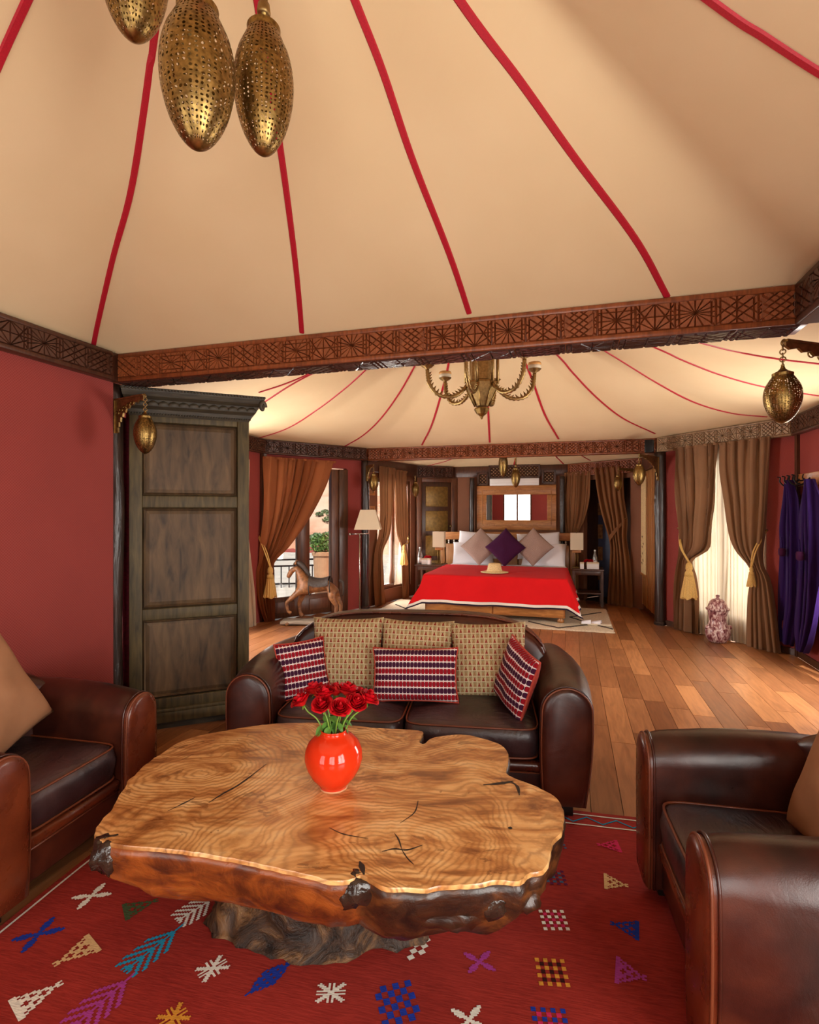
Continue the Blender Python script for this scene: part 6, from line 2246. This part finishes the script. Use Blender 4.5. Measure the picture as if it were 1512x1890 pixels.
# dark panel with framed pictures behind the floor lamp
for lab, y0, y1 in (('small gilt framed picture above the floor lamp', 880, 914), ('gilt framed picture half hidden by the lamp shade', 934, 962)):
    t = thing('framed_picture', lab, 'picture', (0, 0, 0), 0, 'gilt framed pictures on the bedroom wall'); wb_.place(t)
    a, b = wb_.px(676, 0.02), wb_.px(692, 0.02)
    m_ = (a + b) / 2
    za, zb = wb_.z(y1, m_, 0.02), wb_.z(y0, m_, 0.02)
    for q in ((a, b, za, za + 0.035), (a, b, zb - 0.035, zb), (a, a + 0.035, za + 0.035, zb - 0.035), (b - 0.035, b, za + 0.035, zb - 0.035)):
        mb = MB(); wb_.boxpts(mb, q[0], q[1], 0.002, 0.026, q[2], q[3]); mb.build('frame_bar', MT['honey'], t)
    mb = MB(); wb_.boxpts(mb, a + 0.03, b - 0.03, 0.002, 0.012, za + 0.03, zb - 0.03); mb.build('print', MT['print'], t)

# passage behind the right curtains with a blue panelled door
ps = struct(MB().build('x', None)) if False else None
mb = MB()
w5.boxpts(mb, BR2O[0] - 0.1, BR2O[1] + 0.1, -1.05, -0.95, 0, 2.4)
w5.boxpts(mb, BR2O[0] - 0.2, BR2O[0] - 0.1, -1.05, -0.1, 0, 2.4)
w5.boxpts(mb, BR2O[1] + 0.1, BR2O[1] + 0.2, -1.05, -0.1, 0, 2.4)
w5.boxpts(mb, BR2O[0] - 0.2, BR2O[1] + 0.2, -1.05, -0.1, 2.3, 2.4)
o = struct(mb.build('wall_passage', MT['oak_dk'])); w5.place(o)
mb = MB(); w5.boxpts(mb, BR2O[0] - 0.1, BR2O[1] + 0.1, -0.95, 0.0, -0.05, -0.002); o = struct(mb.build('floor_passage', MT['gap'])); w5.place(o)
d2 = bpy.data.objects.new('door_2', None); col.objects.link(d2); struct(d2); w5.place(d2)
wbox(w5, 'door_leaf', MT['blue_paint'], d2, 1092, 1126, 0.0, 2.05, -0.60, -0.555, 0.004)
md = w5.px(1106, -0.55)
for y0, y1 in ((884, 914), (928, 951), (968, 994), (1009, 1034), (1046, 1070)):
    wbox(w5, 'door_panel', MT['print'], d2, 1097, 1112, w5.z(y1, md, -0.55), w5.z(y0, md, -0.55), -0.56, -0.545, 0.004)

# wood-panelled wall of the bedroom with the hanging scroll
w7 = WALLS['br']
pa = thing('wardrobe_front', 'tall honey-wood wardrobe front between passage curtain and black post', 'wardrobe'); w7.place(pa)
N_ = 3
for k in range(N_):
    a, b = w7.len * k / N_, w7.len * (k + 1) / N_
    mb = MB(); w7.boxpts(mb, a + 0.006, b - 0.006, 0.003, 0.03, 0.08, 2.16); bevel(mb.build('board', MT['honey_v'], pa), 0.006)
    mb = MB(); w7.boxpts(mb, b - 0.02, b + 0.02 if k < N_ - 1 else b, 0.028, 0.04, 0.08, 2.16); bevel(mb.build('batten', MT['honey_v'], pa), 0.004)
scr = thing('wall_scroll', 'long pale hanging scroll with script marks on the wooden wardrobe front', 'scroll'); w7.place(scr)
a, b = sorted((w7.px(1176, 0.05), w7.px(1192, 0.05)))
m_ = (a + b) / 2
za, zb = w7.z(1058, m_, 0.05), w7.z(880, m_, 0.05)
mb = MB(); w7.boxpts(mb, a, b, 0.044, 0.050, za, zb); mb.build('panel', MT['straw'], scr)
for zz in (za, zb):
    mb = MB(); w7.boxpts(mb, a - 0.02, b + 0.02, 0.042, 0.066, zz - 0.015, zz + 0.015); mb.build('roller', MT['honey'], scr)
r2 = random.Random(3)
for k in range(9):
    z_ = w7.z(990 + k * 6, m_, 0.05)
    s_ = a + (b - a) * r2.uniform(0.25, 0.75)
    MB().tube([w7.L(s_ - 0.05 * r2.uniform(0.5, 1), 0.051, z_ - 0.02), w7.L(s_, 0.052, z_ + 0.012), w7.L(s_ + 0.05 * r2.uniform(0.5, 1), 0.051, z_ - 0.008)], 0.004, 4).build('script_stroke', MT['oak_dk'], scr)

# cream berber rug with slippers
rg = thing('berber_rug', 'cream shaggy rug with dark diamond lines under the bed', 'rug', W(BU, 0), ROT)
u0, u1, v0_, v1_ = 0.02 - BU, 3.46 - BU, 4.42, 6.2
pts = []
def rgz(x, y): return 0.014 + 0.004 * nz((x * 9, y * 9, 2))
MB().grid(lambda a, b: (u0 + (u1 - u0) * a + 0.012 * nz((b * 20, a, 0)), v0_ + (v1_ - v0_) * b + 0.015 * nz((a * 25, b, 5)), rgz(u0 + (u1 - u0) * a, v0_ + (v1_ - v0_) * b) * (1 if 0.01 < a < 0.99 and 0.01 < b < 0.99 else 0.15)), 90, 60).build('pile', MT['berber'], rg, smooth=True)
def rline(p, q):
    P_ = [Vector(p).lerp(Vector(q), k / 14) for k in range(15)]
    MB().tube([(x.x, x.y, rgz(x.x, x.y) + 0.002) for x in P_], 0.012, 6).build('dark_line', MT['berber_line'], rg, smooth=True)
for k in range(3):
    x0 = 0.92 + k * 0.0
for (p, q) in (((-1.7, 4.5), (-1.2, 5.0)), ((-1.2, 5.0), (-1.7, 5.6)), ((0.9, 4.48), (1.35, 4.85)), ((1.35, 4.85), (1.05, 5.3)), ((1.05, 5.3), (1.5, 5.8)), ((0.5, 4.8), (0.9, 4.48)), ((1.35, 4.85), (1.58, 4.62)), ((-0.2, 4.5), (0.2, 4.75)), ((0.2, 4.75), (0.5, 4.5))):
    rline(p, q)
def slipper(label, px, py, rz):
    p = pixz(px, py, 0.018)
    t = thing('slipper', label, 'slipper', (p.x, p.y, 0.018), rz, 'white slippers on the berber rug')
    sole = [(0.045 * math.cos(a) * (1 - 0.18 * math.sin(a)), 0.13 * math.sin(a)) for a in [2 * PI * k / 24 for k in range(24)]]
    bevel(MB().prism(sole, 0, 0.022).build('sole', MT['shade'], t), 0.005)
    MB().grid(lambda a, b: (0.05 * math.cos(PI * a), 0.0 + 0.12 * b, 0.018 + (0.05 - 0.025 * b) * math.sin(PI * a)), 12, 8).build('upper', MT['linen'], t, smooth=True)
slipper('left white slipper on the cream rug', 1091, 1153, R(70))
slipper('right white slipper on the cream rug', 1110, 1154, R(60))

# ---------------------------------------------------------------- outside the terrace window
ter = struct(MB().add([W(-14, 3.0, -0.03), W(-0.35, 5.25, -0.03), W(-0.35, 16, -0.03), W(-14, 16, -0.03), W(-14, 3.0, -0.4), W(-0.35, 5.25, -0.4), W(-0.35, 16, -0.4), W(-14, 16, -0.4)],
                     [(0, 1, 2, 3), (4, 7, 6, 5), (0, 4, 5, 1), (1, 5, 6, 2), (2, 6, 7, 3), (3, 7, 4, 0)]).build('floor_terrace', MT['terrace']))
pp = pixd(597, 1065, 9.9)
pt_ = thing('potted_bush', 'green bush in a pale terracotta pot outside the window', 'potted plant', (pp.x, pp.y, -0.03))
MB().lathe([(0.13, 0.0), (0.15, 0.0), (0.185, 0.78), (0.205, 0.78), (0.21, 0.84), (0.19, 0.85), (0.18, 0.80)], 28).build('pot', MT['terracotta'], pt_, smooth=False)
lm = leaf_mesh(0.06, 0.03, 'leaf', MT['leaf_in'])
vs_, fs_ = [], []
r3 = random.Random(5)
for k in range(700):
    while True:
        q = Vector((r3.uniform(-1, 1), r3.uniform(-1, 1), r3.uniform(-0.6, 1)))
        if q.length < 1: break
    pos = Vector((q.x * 0.24, q.y * 0.24, 0.98 + q.z * 0.19))
    m_ = Matrix.Translation(pos) @ Euler((r3.uniform(-1.2, 1.2), r3.uniform(-1.2, 1.2), r3.uniform(0, 6.28))).to_matrix().to_4x4()
    o_ = len(vs_)
    for p_ in ((-0.018, 0.02, 0), (0, 0, 0), (0.018, 0.02, 0), (0, 0.06, 0.01)): vs_.append(m_ @ Vector(p_))
    fs_.append((o_, o_ + 1, o_ + 2, o_ + 3))
o = MB().add(vs_, fs_).build('foliage', MT['leaf_in'], pt_); o['kind'] = 'stuff'
rl = thing('terrace_railing', 'black iron railing on the terrace outside the window', 'railing')
ra, rb_ = pixd(430, 1034, 11.0), pixd(660, 1034, 11.6)
for zz in (0.55, 0.42, 0.05):
    MB().tube([(ra.x, ra.y, zz), (rb_.x, rb_.y, zz)], 0.018, 6).build('rail', MT['iron'], rl)
for k in range(17):
    q = ra.lerp(rb_, k / 16)
    MB().tube([(q.x, q.y, -0.03), (q.x, q.y, 0.55 if k % 4 == 0 else 0.42)], 0.012 if k % 4 else 0.02, 6).build('baluster', MT['iron'], rl)
def hillh(x, y):
    d = y - 22
    h = -6 + 0.42 * max(0, d) + 1.6 * nz((x * 0.06, y * 0.06, 0)) + 0.6 * nz((x * 0.2, y * 0.2, 1))
    st = 1.4
    f = (h / st) % 1.0
    return (h // st) * st + st * (f ** 4)
hl = struct(MB().grid(lambda a, b: (-75 + 110 * a, 22 + 75 * b, hillh(-75 + 110 * a, 22 + 75 * b)), 130, 220).build('hillside', MT['hill'], smooth=False))
def tree(label, p, r, seed):
    t = thing('olive_tree', label, 'tree', p, 0, 'olive trees below the hillside')
    MB().tube([(0, 0, -0.4), (0.1, 0, r * 0.6), (0, 0, r * 1.3)], lambda f: 0.16 - 0.08 * f, 8).build('trunk', MT['root'], t, smooth=True)
    q_ = random.Random(seed)
    vs_, fs_ = [], []
    for k in range(420):
        while True:
            q = Vector((q_.uniform(-1, 1), q_.uniform(-1, 1), q_.uniform(-1, 1)))
            if 0.35 < q.length < 1: break
        m_ = Matrix.Translation(Vector((q.x * r, q.y * r, r * 1.5 + q.z * r * 0.8))) @ Euler((q_.uniform(-1.5, 1.5), q_.uniform(-1.5, 1.5), q_.uniform(0, 6))).to_matrix().to_4x4()
        o_ = len(vs_)
        s_ = r * 0.16
        for p_ in ((-s_, 0, 0), (0, -s_, 0), (s_, 0, 0), (0, s_, 0)): vs_.append(m_ @ Vector(p_))
        fs_.append((o_, o_ + 1, o_ + 2, o_ + 3))
    o = MB().add(vs_, fs_).build('crown', MT['olive'], t); o['kind'] = 'stuff'
MT['olive'] = plain('olive_leaves', c(126, 150, 110), 0.7, scale=2, var=0.3)
for k, (px, py, d, r, lab) in enumerate(((584, 996, 36, 0.55, 'left of the two grey-green trees beyond the terrace'), (607, 994, 37, 0.62, 'right of the two grey-green trees beyond the terrace'))):
    p = pixd(px, py, d)
    tree(lab, (p.x, p.y, p.z - r * 1.5), r, k + 3)
for k, (px, py, r) in enumerate(((590, 957, 0.28), (606, 968, 0.38), (611, 956, 0.34), (600, 948, 0.28))):
    d = 24.0
    while d < 95 and pixd(px, py, d).z > hillh(pixd(px, py, d).x, d): d += 0.4
    r *= d / 45
    p = pixd(px, py, d)
    t = thing('hill_shrub', 'dark shrub on the pink hillside, ' + ('leftmost of four', 'lowest of four', 'rightmost of four', 'topmost of four')[k], 'shrub', (p.x, p.y, hillh(p.x, p.y)), 0, 'shrubs on the hillside')
    q_ = random.Random(40 + k)
    vs_, fs_ = [], []
    for n_ in range(160):
        while True:
            q = Vector((q_.uniform(-1, 1), q_.uniform(-1, 1), q_.uniform(-0.3, 1)))
            if q.length < 1: break
        m_ = Matrix.Translation(Vector((q.x * r * 1.3, q.y * r, q.z * r * 0.8 + 0.1))) @ Euler((q_.uniform(-1.5, 1.5), q_.uniform(-1.5, 1.5), q_.uniform(0, 6))).to_matrix().to_4x4()
        o_ = len(vs_)
        s_ = r * 0.2
        for p_ in ((-s_, 0, 0), (0, -s_, 0), (s_, 0, 0), (0, s_, 0)): vs_.append(m_ @ Vector(p_))
        fs_.append((o_, o_ + 1, o_ + 2, o_ + 3))
    o = MB().add(vs_, fs_).build('bush', MT['olive'], t); o['kind'] = 'stuff'
    MB().tube([(0, 0, -0.3), (0, 0, 0.3)], 0.06, 6).build('stem', MT['root'], t)
for k, (px, py, d, w_, lab) in enumerate(((583, 1006, 30, 1.1, 'red gabled roof beyond the terrace, left of the pair'), (606, 1005, 31.5, 1.0, 'red gabled roof beyond the terrace, right of the pair'), (528, 1014, 29, 2.2, 'long red roof beyond the terrace railing'))):
    p = pixd(px, py, d)
    t = thing('far_house', lab, 'house', (p.x, p.y, p.z - 2.55), R(20 - 15 * k), 'red-roofed houses beyond the terrace')
    box('wall', MT['terracotta'], -w_ / 2, w_ / 2, -0.4, 0.4, 0, 1.9, t)
    MB().add([(-w_ / 2 - 0.15, -1, 1.85), (w_ / 2 + 0.15, -1, 1.85), (0, -1, 2.55), (-w_ / 2 - 0.15, 1, 1.85), (w_ / 2 + 0.15, 1, 1.85), (0, 1, 2.55)], [(0, 1, 2), (3, 5, 4), (0, 3, 4, 1), (1, 4, 5, 2), (2, 5, 3, 0)]).build('roof', MT['roof'], t)
